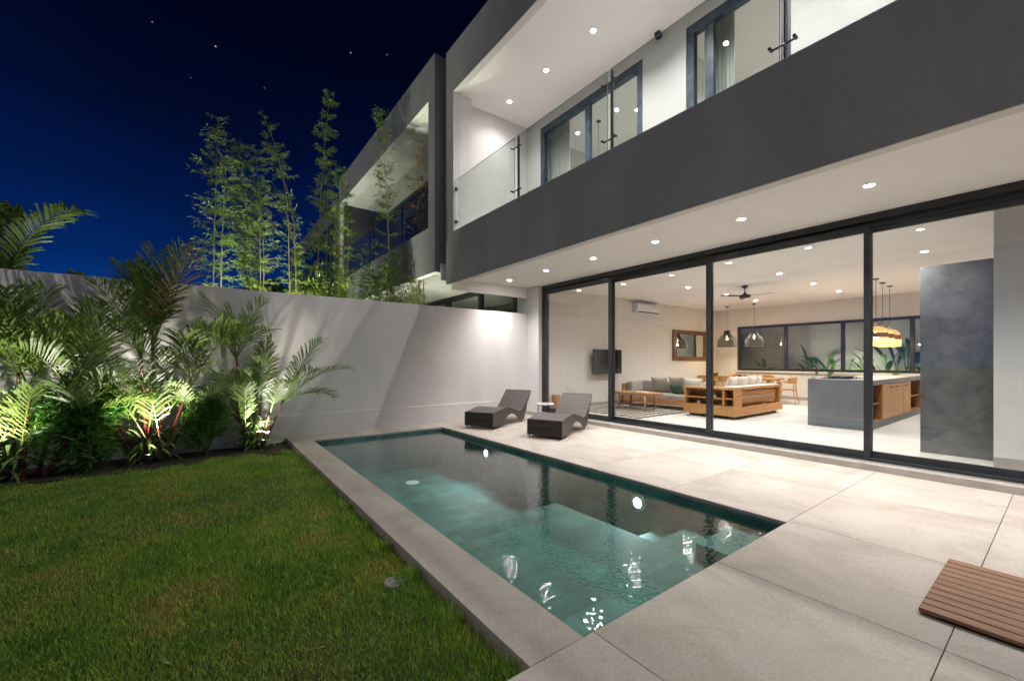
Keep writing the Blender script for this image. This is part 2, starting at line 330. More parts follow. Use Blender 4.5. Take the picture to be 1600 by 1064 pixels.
# patio slabs with real joints
XJ = [1.2, 1.62, 2.88, 4.12, 5.5, 6.84]
PX0, PX1, PY0, PY1 = 1.55, 4.07, 1.48, 7.97
g = MB(); th = .03; gp = .0022
YJ = [-5.4, -4.23, -3.08, -1.93, -.78, .37]
for i in range(len(YJ)):
    y0 = YJ[i]; y1 = (YJ+[1.48])[i+1]
    xs = [-6.2, -5, -3.8, -2.5, -1.2, .2]+XJ[1:] if y1 <= 1.48 else XJ
    for j in range(len(xs)-1): g.box(xs[j]+gp, xs[j+1]-gp, y0+gp, y1-gp, -th, 0)
YK = [1.48, 2.62, 3.78, 4.93, 6.08, 7.23, 8.585]
for i in range(len(YK)-1):
    for x0, x1 in ((4.07, 5.5), (5.5, 6.84)): g.box(x0+(gp if x0 > 5 else 0), x1-gp, YK[i]+gp, YK[i+1]-gp, -th, 0)
ys = [1.48, 3.4, 5.3, 7.2, 8.585]
for i in range(4): g.box(1.2, 1.55, ys[i]+gp*.4, ys[i+1]-gp*.4, -th, 0)
for x0, x1 in ((1.55, 2.8), (2.8, 4.07)): g.box(x0+gp*.3, x1-gp*.3, 7.97, 8.585, -th, 0)
tag(g.build('patio', 'patio', bevel=.002), kind='structure')
g = MB()
g.box(-6.2, 6.84, -5.4, 1.46, -.4, -th-.001); g.box(4.09, 6.84, 1.46, 8.58, -.4, -th-.001)
g.box(1.215, 1.53, 1.46, 8.58, -.4, -th-.001); g.box(1.53, 4.09, 7.99, 8.58, -.4, -th-.001)
tag(g.build('patio_base', 'patio'), kind='structure')
# pool
g = MB()
g.box(1.50, 1.57, 1.46, 7.99, -1.3, -th-.003); g.box(4.05, 4.12, 1.46, 7.99, -1.3, -th-.003)
g.box(1.57, 4.05, 1.44, 1.50, -1.3, -th-.003); g.box(1.57, 4.05, 7.95, 8.0, -1.3, -th-.003)
g.box(1.57, 4.05, 1.50, 7.95, -1.35, -.78)
tag(g.build('pool_basin', 'pool'), kind='structure')
g = MB(); g.box(1.571, 3.40, 1.501, 3.70, -.779, -.30); g.box(3.40, 4.049, 1.501, 2.36, -.779, -.303)
g.box(3.401, 4.049, 2.361, 2.72, -.779, -.44); g.box(3.401, 4.049, 2.721, 3.02, -.779, -.58)
g.box(3.40, 4.048, 1.502, 1.93, -.302, -.165)
tag(g.build('pool_bench', 'pool', bevel=.006), kind='structure')
g = MB()
g.add([(1.565, 1.495, -.075), (4.055, 1.495, -.075), (4.055, 7.955, -.075), (1.565, 7.955, -.075)], [(0, 1, 2, 3)])
tag(g.build('pool_water', 'water'), kind='structure')

# pool lights in the house side wall of the pool
def pool_light(y, label):
    t = thing('pool_light', label, 'pool light', (4.05, y, -.24), 0, 'underwater lights of the pool')
    b = MB(); b.lathe([(.10, 0), (.10, .008), (.082, .02), (.078, .02)], n=20)
    o = b.build('bezel', 'alu', t, smooth=False); o.rotation_euler = (0, -R(90), 0)
    b = MB(); b.lathe([(.075, .0), (.075, .014), (.05, .022), (.01, .024)], n=20); o = b.build('lens', 'poollens', t); o.rotation_euler = (0, -R(90), 0)
    lamp('pool_lamp', 'SPOT', (-.05, 0, 0), 13, (.8, .97, 1), t, .05, 150, .9, (0, R(80), 0))
    return t
pool_light(3.0, 'bright underwater light in the pool side by the ledge')
pool_light(6.22, 'underwater light in the pool side in front of the far lounger')
t = thing('pool_floor_disc', 'pale round disc on the deep pool floor', 'pool drain', (3.0, 7.05, -.78)); b = MB(); b.lathe([(.12, 0), (.12, .008), (.10, .014), (.0, .014)], n=24); b.build('grate', 'ac', t)  # plain pale disc lying on the pool floor

# garden wall
t = thing('garden_wall', 'tall pale rendered garden wall behind the palms and the pool', 'wall', (0, 8.7, -.3))
g = MB(t.location); g.box(-9, 6.9, 8.62, 8.77, -.35, 2.65); g.build('wall', 'stucco', t, bevel=.006)
g = MB(t.location); g.box(-9, 6.9, 8.587, 8.6195, -.35, .40); g.build('plinth', 'stucco', t, bevel=.004)

# ============================================================ HOUSE
H = thing('modern_house', 'two storey villa with charcoal balcony band and glass walls over the pool', 'house', (7, 3, 0)); HO = H.location
def hp(name, mat, boxes, bevel=0, label=None, parent=None):
    g = MB(HO)
    for b in boxes: g.box(*b)
    o = g.build(name, mat, parent or H, bevel=bevel)
    if label: o['label'] = label
    return o
Y0 = -7.0
hp('fascia', 'fascia', [(4.56, 4.71, Y0, 8.75, 3.19, 4.35), (4.56, 4.71, Y0, 8.75, 7.55, 8.60), (4.56, 4.71, 8.41, 8.75, 4.35, 7.55)])
hp('fascia_lining', 'white', [(4.712, 4.72, Y0, 8.40, 3.19, 4.353), (4.563, 4.712, Y0, 8.40, 4.352, 4.358), (4.565, 4.71, Y0, 8.405, 7.542, 7.549), (4.562, 4.70, 8.403, 8.409, 4.36, 7.541), (4.57, 4.705, Y0, 8.74, 3.183, 3.1895)])
hp('soffit', 'ceiling', [(4.72, 16.2, Y0, 8.62, 3.33, 3.60)])
hp('end_beam', 'ceiling', [(4.70, 6.9, 8.63, 8.74, 3.07, 3.329)])
hp('wall', 'white', [(6.9, 16.2, 8.30, 8.80, -.2, 3.329), (6.9, 7.13, 8.171, 8.299, .0, 3.329)])
hp('skirting', 'curb', [(7.15, 15.98, 8.285, 8.2995, .1, .2), (15.985, 15.9995, -2, 8.28, .1, .2)])
hp('wall', 'rib', [(16.0, 16.2, -3, 1.9, .1, 3.329), (16.0, 16.2, 7.43, 8.299, .1, 3.329), (16.0, 16.2, 1.9, 7.43, .1, 1.05), (16.0, 16.2, 1.9, 7.43, 2.66, 3.329)], label='ribbed beige rear wall around the long window')
hp('wall', 'rib', [(7.14, 15.999, 8.292, 8.2995, .2, 3.329)], label='ribbed beige side wall panelling')
hp('interior_floor', 'floor_in', [(7.02, 16.2, -6.5, 8.3, -.2, .1)])
hp('threshold', 'curb', [(6.84, 7.019, Y0, 8.58, -.2, .08)])
hp('threshold_strip', 'alu', [(6.985, 7.018, Y0, 8.17, .081, .092)])
hp('wall', 'white', [(7.83, 8.1, -3, .58, .1, 3.329), (7.83, 15.9, -3.3, -3.0, .1, 3.329)], label='white wall at the right behind the glass')
hp('skirting', 'curb', [(7.818, 7.829, -3, .58, .1, .22)])
hp('feature_wall', 'concrete', [(8.25, 8.42, .42, 1.3, .1, 2.74)], bevel=.004, label='dark polished cement partition short of the ceiling')
# sliding door frame and panels
hp('door_track', 'black', [(7.02, 7.20, Y0, 8.17, .08, .125), (7.02, 7.20, Y0, 8.17, 3.24, 3.328), (7.02, 7.20, 8.10, 8.17, .125, 3.24), (7.10, 7.12, Y0, 8.10, 3.17, 3.24), (7.10, 7.12, Y0, 8.10, .125, .145)])
edges = [8.10, 5.95, 3.78, 1.62, -.55, -2.72, -4.9]
for i in range(len(edges)-1):
    y1 = edges[i]; y0 = edges[i+1]; x0, x1 = ((7.025, 7.075) if i % 2 == 0 else (7.125, 7.175)) if i < 1 else ((7.045, 7.095) if i % 2 == 0 else (7.125, 7.175))
    if i: y1 += .035
    y0 -= .035; zt = 3.20
    s_ = .07
    fr = hp('sliding_door', 'black', [(x0, x1, y0, y0+s_, .13, zt), (x0, x1, y1-s_, y1, .13, zt), (x0, x1, y0+s_, y1-s_, .13, .13+.075), (x0, x1, y0+s_, y1-s_, zt-.1, zt)], bevel=.003)
    xm = (x0+x1)/2
    pane = hp('pane', 'glass', [(xm-.005, xm+.005, y0+s_-.004, y1-s_+.004, .2, zt-.095)], parent=fr)
    pane.location = (0, 0, 0)
# rear window
wf = [(15.96, 16.06, 1.9, 7.43, 1.05, 1.13), (15.96, 16.06, 1.9, 7.43, 2.58, 2.66), (15.96, 16.06, 7.35, 7.43, 1.13, 2.58), (15.96, 16.06, 1.9, 1.98, 1.13, 2.58)]
wfo = hp('rear_window', 'black', wf+[(15.97, 16.05, y-.05, y+.05, 1.13, 2.58) for y in (5.84, 4.26, 2.68)], bevel=.004)
hp('pane', 'glass', [(16.0, 16.008, 1.98, 7.35, 1.13, 2.58)], parent=wfo)
hp('window_sill', 'white', [(15.93, 16.0, 1.85, 7.48, 1.0, 1.049)])
# upper storey
hp('balcony_floor', 'floor_in', [(4.72, 16.2, Y0, 8.69, 3.61, 3.72)])
hp('balcony_ceiling', 'ceiling', [(4.711, 16.2, Y0, 8.70, 7.60, 7.8)])
hp('wall', 'white', [(4.711, 16.2, 8.701, 8.748, 3.6, 8.55), (4.78, 5.10, 8.49, 8.70, 3.72, 7.6), (4.711, 4.78, 8.412, 8.70, 3.72, 7.6)], label='white balcony end wall with pilaster')
D1 = (5.05, 8.15); D2 = (2.47, 4.13); D3 = (-3.2, -.6)
segs = [(8.15, 8.70), (4.13, 5.05), (-.6, 2.47), (Y0, -3.2)]
hp('wall', 'white', [(6.95, 7.10, a, b, 3.72, 7.6) for a, b in segs]+[(6.95, 7.10, a, b, 7.37, 7.6) for a, b in (D1, D2, D3)], label='white balcony back wall')
hp('wall', 'white', [(11.0, 11.1, Y0, 8.7, 3.72, 7.6), (7.1, 11.0, 4.55, 4.65, 3.72, 7.6), (7.1, 11.0, 1.2, 1.3, 3.72, 7.6)], label='white bedroom partition walls')
def upper_door(y0, y1, mull):
    b = [(6.96, 7.08, y0, y1, 7.20, 7.369), (6.96, 7.08, y0, y0+.14, 3.73, 7.20), (6.96, 7.08, y1-.14, y1, 3.73, 7.20), (6.96, 7.08, y0+.14, y1-.14, 3.73, 3.8)]
    b += [(6.98, 7.06, m-.075, m+.075, 3.8, 7.20) for m in mull]
    f = hp('balcony_door', 'bluegrey', b, bevel=.004)
    hp('pane', 'glass', [(7.015, 7.023, y0+.14, y1-.14, 3.8, 7.20)], parent=f)
upper_door(*D1, [6.55]); upper_door(*D2, [3.72]); upper_door(*D3, [-1.9])
def curtain(y0, y1, x=7.28, z0=3.74, z1=7.45):
    g = MB(HO); n = 40; top = []; bot = []
    for k in range(n+1):
        y = y0+(y1-y0)*k/n; xx = x+.045*math.sin(k*1.25)+.01*math.sin(k*.6)
        top.append((xx, y, z1)); bot.append((xx+.01*math.sin(k*.9), y, z0))
    vs = top+bot; g.add(vs, [(k, k+1, n+2+k, n+1+k) for k in range(n)])
    o = g.build('curtain', 'curtain', H, smooth=True); md = o.modifiers.new('solid', 'SOLIDIFY'); md.thickness = .004
curtain(7.45, 8.2); curtain(3.45, 3.95); curtain(2.45, 2.6)
# balustrade: glass panels, posts with spider clamps
for a, b_ in ((6.16, 8.39), (3.96, 6.10), (1.75, 3.90), (-.45, 1.69), (-2.65, -.51)):
    gg = hp('balustrade_glass', 'rail_glass', [(4.625, 4.637, a, b_, 4.37, 5.53)], label=None)
    hp('polished_edge', 'glass_edge', [(4.6245, 4.6375, a, b_, 5.5302, 5.5345), (4.6245, 4.6375, a-.0045, a-.0003, 4.37, 5.53)], parent=gg)
for yp in (6.13, 3.93, 1.72, -.48):
    g = MB(HO); g.tube([(4.70, yp, 4.36), (4.70, yp, 5.56)], .023, 10); po = g.build('balustrade_post', 'black', H, smooth=False)
    for z in (5.36, 4.56):
        g = MB(HO); g.tube([(4.655, yp-.12, z), (4.655, yp+.12, z)], .011, 8); g.tube([(4.60, yp-.11, z), (4.665, yp-.11, z)], .016, 8); g.tube([(4.60, yp+.11, z), (4.665, yp+.11, z)], .016, 8); g.tube([(4.655, yp, z), (4.70, yp, z)], .012, 8)
        g.build('clamp', 'black', po)
for z in (5.30, 4.55):
    hp('wall_clamp', 'black', [(4.60, 4.66, 8.36, 8.402, z, z+.05)])
t = thing('junction_box', 'small black box under the balcony ceiling between the doors', 'box', (6.89, 4.66, 7.5)); g = MB(); g.box(-.05, .058, -.05, .05, 0, .098); g.build('housing', 'black', t, bevel=.006)
g = MB(); g.lathe([(.03, 0), (.026, -.008), (.0, -.01)], n=14); g.build('lens', 'tv', t)

# ------------------------------------------------------------ downlights
def downlight(loc, label, group, energy, cone=110, blend=.75, col=(1, .96, .935)):
    t = thing('downlight', label, 'ceiling light', loc, 0, group)
    g = MB(); g.lathe([(.058, 0), (.058, -.006), (.05, -.008), (.046, -.003), (.046, .0)], n=20, cap=False); g.build('trim', 'ac', t)
    g = MB(); g.lathe([(.044, -.001), (.044, -.0045), (.02, -.0055), (.004, -.0058)], n=16); g.build('lens', 'disc', t)
    for sx in (-1, 1): g = MB(); g.box(sx*.0685-.0095, sx*.0685+.0095, -.008, .008, -.007, 0); g.build('spring_clip', 'iron', t)
    lamp('lamp', 'SPOT', (0, 0, -.02), energy, col, t, .035, cone, blend, (0, 0, 0))
    return t
ordn = ['nearest the garden wall', 'second from the garden wall', 'third from the garden wall', 'fourth from the garden wall', 'fifth from the garden wall', 'sixth from the garden wall', 'seventh from the garden wall']
SY = [8.02, 6.69, 5.36, 4.02, 2.68, 1.33, -.02, -1.36, -2.7]
P0 = downlight((5.87, SY[0], 3.329), 'round soffit downlight '+ordn[0], 'soffit downlights over the terrace', 58, 125, .9)
for k in range(1, 6): dup(P0, (5.87, SY[k], 3.329), label='round soffit downlight '+ordn[k])
for k in (6, 7, 8):  dup(P0, (5.87, SY[k], 3.329), label='round soffit downlight '+(ordn+['eighth from the garden wall', 'ninth from the garden wall'])[k])
B0 = downlight((5.87, SY[0], 7.599), 'balcony ceiling downlight '+ordn[0], 'balcony ceiling downlights', 72, 138, 1.0)
for k in range(1, 3): dup(B0, (5.87, SY[k], 7.599), label='balcony ceiling downlight '+ordn[k])
for k in (3, 4, 5, 6, 7, 8): dup(B0, (5.87, SY[k], 7.599), label='balcony ceiling downlight '+(ordn+['eighth from the garden wall', 'ninth from the garden wall'])[k])
I0 = None
rows = [('on the sofa side', 6.0), ('along the middle', 3.85), ('over the kitchen aisle', 1.55)]
cols = [('by the glass doors', 7.9), ('second row from the doors', 10.2), ('third row from the doors', 12.2), ('by the rear window', 14.1)]
for rl, y in rows:
    for cl, x in cols:
        lab = 'living room downlight '+rl+', '+cl
        if I0 is None: I0 = downlight((x, y, 3.329), lab, 'living room downlights', 52, 130, .8)
        else: dup(I0, (x, y, 3.329), label=lab)
for ch in B0.children:
    if ch.type == 'LIGHT': ch.data = ch.data.copy(); ch.data.energy *= .45
E0 = downlight((8.6, 6.4, 7.599), 'bedroom ceiling downlight behind the left balcony doors', 'bedroom downlights', 90, 140, .8)
dup(E0, (8.6, 3.1, 7.599), label='bedroom ceiling downlight behind the right balcony door')
dup(E0, (10.1, 3.4, 7.599), label='smaller looking bedroom downlight deeper behind the right balcony door')
dup(E0, (10.0, 5.6, 7.599), label='deeper bedroom downlight behind the left balcony doors')
dup(E0, (8.6, -1.5, 7.599), label='bedroom downlight behind the balcony door outside the picture')
# bedroom pendant cord seen through the left balcony door
t = thing('bedroom_pendant', 'thin pendant cord hanging in the upstairs bedroom', 'pendant lamp', (8.2, 7.3, 7.6))
g = MB(); g.lathe([(.06, 0), (.06, -.02), (.01, -.03)], n=16); g.build('canopy', 'iron', t)
g = MB(); g.tube([(0, 0, -.02), (0, 0, -2.4)], .006, 6); g.build('cord', 'cord', t)
g = MB(); g.lathe([(.02, -2.38), (.06, -2.42), (.16, -2.62), (.16, -2.64), (.02, -2.40)], n=20, cap=False); g.build('lamp_shade', 'iron', t)
# wooden headboard glimpsed upstairs
t = thing('bedroom_headboard', 'tall orange wood headboard inside the upper right bedroom', 'headboard', (10.9, 3.0, 3.72)); g = MB(); g.box(0, .08, -.1, 1.0, 0, 2.0); g.build('panel', 'teak_v', t, bevel=.01)
g = MB(); g.box(-.03, -.001, -.12, 1.02, 1.9, 2.0); g.build('cap_rail', 'teak', t)

# ============================================================ NEIGHBOUR HOUSE
NH = thing('neighbour_house', 'grey neighbouring villa beyond the garden wall with dark balcony', 'house', (6, 13, -.1)); NO = NH.location
def npart(name, mat, boxes, bevel=0, parent=None):
    g = MB(NO)
    for b in boxes: g.box(*b)
    return g.build(name, mat, parent or NH, bevel=bevel)
npart('fascia', 'fascia_n', [(4.34, 4.48, 8.9, 17.5, 3.5, 4.6), (4.34, 4.48, 8.9, 17.5, 7.65, 8.61), (4.34, 4.48, 8.9, 9.24, 4.6, 7.65), (4.34, 4.48, 17.38, 17.5, 4.6, 7.65), (4.48, 8, 8.9, 9.0, 3.5, 8.6)])
npart('fascia_lining', 'white', [(4.345, 4.47, 9.241, 17.378, 7.643, 7.649), (4.345, 4.47, 17.37, 17.379, 4.61, 7.64)])
npart('soffit', 'white', [(4.35, 14, 8.905, 17.45, 3.65, 3.9), (4.345, 4.478, 8.905, 17.45, 3.49, 3.499), (4.49, 7.0, 8.85, 8.899, 3.3, 3.7)])
npart('wall', 'white', [(7.0, 14, 8.82, 9.2, -.1, 3.64), (12, 12.2, 9.2, 17.4, -.1, 3.64), (7, 12, 17.3, 17.5, -.1, 3.64)])
npart('balcony_ceiling', 'white', [(4.481, 8.0, 9.0, 17.4, 7.66, 7.8)])
npart('balcony_wall', 'fascia_n', [(6.4, 6.55, 9.0, 17.4, 3.9, 7.659)])
wf = npart('window', 'black', [(6.97, 7.12, 9.2, 17.3, 3.50, 3.645), (6.97, 7.12, 9.2, 17.3, 0, .12)]+[(6.97, 7.12, y-.07, y+.07, .12, 3.5) for y in (9.28, 11.15, 13.3, 15.4)])
npart('pane', 'glass', [(7.04, 7.05, 9.3, 17.3, .12, 3.5)], parent=wf)
wf = npart('window', 'black', [(6.36, 6.41, 9.5, 11.2, 6.9, 7.0), (6.36, 6.41, 9.5, 9.6, 4, 6.9), (6.36, 6.41, 11.1, 11.2, 4, 6.9)])
npart('pane', 'iron', [(6.385, 6.395, 9.6, 11.1, 4, 6.9)], parent=wf)
wf = npart('window', 'black', [(6.36, 6.41, 12.2, 15.6, 6.9, 7.0), (6.36, 6.41, 12.2, 12.3, 4, 6.9), (6.36, 6.41, 15.5, 15.6, 4, 6.9)])
npart('pane', 'iron', [(6.385, 6.395, 12.3, 15.5, 4, 6.9)], parent=wf)
for a, b_ in ((9.26, 11.15), (11.21, 13.6), (13.66, 17.3)): npart('balustrade_glass', 'rail_glass', [(4.40, 4.41, a, b_, 4.62, 5.7)])
for y in (11.18, 13.63): npart('balustrade_post', 'black', [(4.44, 4.47, y-.015, y+.015, 4.6, 5.75)])
# a third house further along
t = thing('far_house', 'faint grey house corner further behind the bamboo', 'house', (6.5, 24, 0))
g = MB(t.location); g.box(4.5, 12, 18.6, 30, 3.4, 8.3); g.build('upper_storey', 'fascia_n', t)
g = MB(t.location); g.box(6.6, 12, 18.6, 30, -.1, 3.4); g.build('ground_storey', 'white', t)
g = MB(t.location); g.box(4.49, 4.499, 19, 29.5, 4.6, 7.4); g.build('window', 'tv', t)

# ============================================================ FURNITURE OUTSIDE
def prof_lounger():
    import bisect
    P = [(0, .335), (.15, .352), (.36, .385), (.54, .40), (.73, .382), (.92, .338), (1.08, .29), (1.22, .262), (1.32, .268), (1.42, .33), (1.55, .445), (1.70, .58), (1.82, .69)]
    return P
def catmull(P, m=5):
    o = []
    for i in range(len(P)-1):
        p0 = P[max(i-1, 0)]; p1 = P[i]; p2 = P[i+1]; p3 = P[min(i+2, len(P)-1)]
        for k in range(m):
            t = k/m; o.append(tuple(.5*((2*p1[j])+(-p0[j]+p2[j])*t+(2*p0[j]-5*p1[j]+4*p2[j]-p3[j])*t*t+(-p0[j]+3*p1[j]-3*p2[j]+p3[j])*t**3) for j in range(len(p1))))
    o.append(tuple(P[-1])); return o
def weave_mat():
    m, n, l, b = new_mat('woven_wicker')
    tc = n.new('ShaderNodeTexCoord')
    w1 = n.new('ShaderNodeTexWave'); w1.wave_type = 'BANDS'; w1.bands_direction = 'Y'; w1.inputs['Scale'].default_value = 38; w1.inputs['Distortion'].default_value = .6
    w2 = n.new('ShaderNodeTexWave'); w2.bands_direction = 'X'; w2.inputs['Scale'].default_value = 24; w2.inputs['Distortion'].default_value = .6
    l.new(tc.outputs['Object'], w1.inputs[0]); l.new(tc.outputs['Object'], w2.inputs[0])
    mu = n.new('ShaderNodeMath'); mu.operation = 'MULTIPLY'; l.new(w1.outputs[1], mu.inputs[0]); l.new(w2.outputs[1], mu.inputs[1])
    r = n.new('ShaderNodeValToRGB'); r.color_ramp.elements[0].color = (.035, .027, .025, 1); r.color_ramp.elements[1].color = (.125, .10, .092, 1); l.new(mu.outputs[0], r.inputs[0]); l.new(r.outputs[0], b.inputs['Base Color'])
    b.inputs['Roughness'].default_value = .45
    bp = n.new('ShaderNodeBump'); bp.inputs['Strength'].default_value = .6; bp.inputs['Distance'].default_value = .006; l.new(mu.outputs[0], bp.inputs['Height']); l.new(bp.outputs[0], b.inputs['Normal'])
    return m
M['weave'] = weave_mat()
def make_lounger(loc, rz, label):
    t = thing('sun_lounger', label, 'sun lounger', loc, rz, 'wicker sun loungers by the pool')
    P = catmull(prof_lounger()); W = .33
    def bottom(x):
        if x < .42: return .055
        if x < 1.20: return .055+.19*max(0, math.sin((x-.42)/.78*math.pi))**.8
        if x < 1.44: return .055
        return None
    # deck surface
    g = MB(); n = len(P); vs = []
    for (x, z) in P: vs += [(x, -W, z), (x, W, z)]
    dn = []
    for (x, z) in P: dn += [(x, -W+.012, z-.03), (x, W-.012, z-.03)]
    fs = [(2*i, 2*i+2, 2*i+3, 2*i+1) for i in range(n-1)]
    B = 2*n
    fs += [(B+2*i, B+2*i+1, B+2*i+3, B+2*i+2) for i in range(n-1)]
    fs += [(2*i, B+2*i, B+2*i+2, 2*i+2) for i in range(n-1)]+[(2*i+1, 2*i+3, B+2*i+3, B+2*i+1) for i in range(n-1)]
    fs += [(0, 1, B+1, B), (2*n-2, B+2*n-2, B+2*n-1, 2*n-1)]
    g.add(vs+dn, fs); g.build('seat', 'weave', t, smooth=False)
    # side panels
    for sgn in (-1, 1):
        g = MB(); top = []; bot = []
        for (x, z) in P:
            zb = bottom(x)
            if x >= 1.44:
                zb = min(z-.035, .055+(x-1.44)*1.65)
                zb = max(zb, z-.10) if x > 1.58 else zb
            top.append((x, z-.002)); bot.append((x, min(zb, z-.03)))
        y0 = sgn*(W+.012); y1 = sgn*(W-.006)
        m = len(top)
        vs = [(x, y0, z) for x, z in top]+[(x, y0, z) for x, z in bot]+[(x, y1, z) for x, z in top]+[(x, y1, z) for x, z in bot]
        fs = []
        for i in range(m-1):
            fs += [(i, i+1, m+i+1, m+i), (2*m+i, 3*m+i, 3*m+i+1, 2*m+i+1), (i, 2*m+i, 2*m+i+1, i+1), (m+i, m+i+1, 3*m+i+1, 3*m+i)]
        fs += [(0, m, 3*m, 2*m), (m-1, 3*m-1, 4*m-1, 2*m-1)]
        g.add(vs, fs); g.build('side_panel', 'weave', t)
    g = MB(); vs = [(0.0, -W, .33), (0.0, W, .33), (.03, W-.01, .06), (.03, -W+.01, .06)]
    for k in range(40):
        y = -W+.01+k*(2*W-.02)/39.; g.tube([(.0, y, .332), (.028, y*.97, .06)], .0068, 5)
    g.add([(.012, -W+.01, .33), (.012, W-.01, .33), (.04, W-.015, .06), (.04, -W+.015, .06)], [(0, 1, 2, 3)])
    g.tube([(.03, -W, .06), (.03, W, .06)], .012, 6); g.build('foot_panel', 'weave', t)
    for x_, z_ in ((.012, .333), (1.82, .685)): g = MB(); g.tube([(x_, -W, z_), (x_, W, z_)], .012, 6); g.build('end_rail', 'wicker', t)
    for x, y in ((.045, -W+.02), (.045, W-.02), (1.36, -W+.02), (1.36, W-.02)):
        g = MB(); g.tube([(x, y, 0), (x, y, .08)], [.014, .016], 8); g.build('leg', 'iron', t)
    return t
lz = math.atan2(.436, .90)
def fp(a, b): return ((a[0]+b[0])/2, (a[1]+b[1])/2, 0)
c2 = fp((4.77, 5.97), (5.07, 5.36)); c1 = fp((4.40, 7.61), (4.70, 6.99))
L1 = make_lounger((c2[0], c2[1], 0), lz, 'brown wicker sun lounger nearer the sliding doors')
dup(L1, (c1[0], c1[1], 0), lz, label='brown wicker sun lounger nearer the garden wall')
# round side table between loungers
t = thing('side_table', 'small round table with pale woven rim between the loungers', 'side table', (6.0, 6.88, 0))
g = MB(); g.lathe([(.0, .44), (.19, .44), (.20, .452), (.20, .47), (.185, .475), (.0, .47)], n=28, cap=False); g.build('top', 'fabric_w', t)
g = MB(); g.lathe([(.0, .4755), (.14, .4755), (.15, .472)], n=24, cap=False); g.build('inlay', pbr('patterned_inlay', (.16, .10, .14), .5, .6, 18), t)
for k in range(3):
    a = k*2.094+.4; g = MB(); g.tube([(.15*math.cos(a), .15*math.sin(a), .44), (.16*math.cos(a), .16*math.sin(a), 0)], .011, 8); g.build('leg', 'iron', t)
# slatted mat in patio
t = thing('slatted_floor_grate', 'brown wooden slatted grate lying on the patio', 'floor grate', (3.7, -.3, 0))
for k in range(11):
    x0 = 3.19+k*.0885; g = MB((3.7, -.3, 0)); g.box(x0, x0+.078, -1.4, .51, .012, .034)
    g.build('slat', 'slat', t, bevel=.003)
for y in (-1.3, -.6, .0, .44): g = MB((3.7, -.3, 0)); g.box(3.20, 4.15, y, y+.05, .001, .0115); g.build('batten', 'slat', t)
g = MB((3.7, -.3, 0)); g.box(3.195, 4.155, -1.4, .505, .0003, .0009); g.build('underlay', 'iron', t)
# round sprinkler cover in lawn
t = thing('irrigation_cover', 'small round grey plastic cover sunk in the lawn by the coping', 'drain cover', (1.03, 2.70, -.128))
g = MB(); g.lathe([(.075, 0), (.075, .052), (.068, .058), (0, .058)], n=24); g.build('lid', pbr('grey_plastic', (.22, .21, .2), .7, .2, 20), t)
g = MB()
for k in range(5):
    a = k*1.256; g.lathe([(.008, .0585), (.008, .0592), (0, .0592)], (math.cos(a)*.04, math.sin(a)*.04, 0), 8)
g.build('hole', 'iron', t)

# ============================================================ INTERIOR THINGS
FZ = .1
# rug
t = MB((8.85, 6.9, FZ)); t.box(7.9, 9.8, 5.82, 8.0, FZ, FZ+.014); o = t.build('rug', 'rug', loc=(8.85, 6.9, FZ)); tag(o, 'black and cream patterned rug under the coffee table', 'rug')
# coffee table (live edge)
t = thing('coffee_table', 'live edge wooden coffee table on the patterned rug', 'coffee table', (9.35, 6.95, FZ+.014))
rnd = random.Random(3); g = MB(); n = 36; top = []; bot = []
for k in range(n):
    a = 2*math.pi*k/n; rr = 1+.10*math.sin(3*a+1)+.06*math.sin(7*a)+rnd.uniform(-.03, .03)
    ca, sa = math.cos(a), math.sin(a); x = .36*rr*math.copysign(abs(ca)**.7, ca); y = .66*rr*math.copysign(abs(sa)**.7, sa)
    top.append((x, y, .455)); bot.append((x*.95, y*.96, .39))
g.add(top+bot, [tuple(range(n)), tuple(range(n, 2*n))[::-1]]+[(k, n+k, n+(k+1) % n, (k+1) % n) for k in range(n)]); g.build('top', 'teak', t)
for x, y in ((-.27, -.42), (-.27, .40), (.30, -.32), (.30, .45)):
    g = MB(); g.tube([(x, y, .40), (x*1.05, y*1.03, 0)], [.036, .024], 10); g.build('leg', 'teak_v', t, smooth=True)
b_ = thing('open_magazine', 'open magazine lying on the coffee table', 'magazine', (9.35, 6.85, FZ+.014+.456))
g = MB(); nn = 8
vs = []
for k in range(nn+1):
    u = -1+2*k/nn; vs += [(-.14, u*.21, .004+.018*math.sin(abs(u)*math.pi)), (.14, u*.21, .004+.018*math.sin(abs(u)*math.pi))]
g.add(vs, [(2*k, 2*k+1, 2*k+3, 2*k+2) for k in range(nn)]); o = g.build('pages', 'fabric_w', b_); md = o.modifiers.new('s', 'SOLIDIFY'); md.thickness = .004
g = MB(); g.box(-.143, .143, -.213, .213, 0, .0015); g.build('cover', 'tv', b_)

# sofa group: part A along the glass doors side facing the table, part B end block with shelves
def pillow(name, loc, w_, h_, d_, rot, mat, label, grp='loose cushions on the sofas'):
    t = MB(); n = 12; vs = []; idx = {}
    for sgn in (1, -1):
        for i in range(n+1):
            for j in range(n+1):
                u = -1+2*i/n; v = -1+2*j/n
                k = (1-abs(u)**2.4)*(1-abs(v)**2.4); th_ = d_*.5*max(0, k)**.55
                pin = 1-.10*(1-abs(u))*0-.09*(1-v*v)*abs(u)**3; pin2 = 1-.09*(1-u*u)*abs(v)**3
                idx[(sgn, i, j)] = len(vs); vs.append((sgn*th_+.01*math.sin(3*u+2*v), u*w_/2*pin, v*h_/2*pin2))
    fs = []
    for sgn in (1, -1):
        for i in range(n):
            for j in range(n):
                q = (idx[(sgn, i, j)], idx[(sgn, i+1, j)], idx[(sgn, i+1, j+1)], idx[(sgn, i, j+1)])
                fs.append(q if sgn > 0 else q[::-1])
    t.add(vs, fs); o = t.build(name, mat, loc=loc, smooth=True); o.rotation_euler = rot
    return tag(o, label, 'cushion', grp)
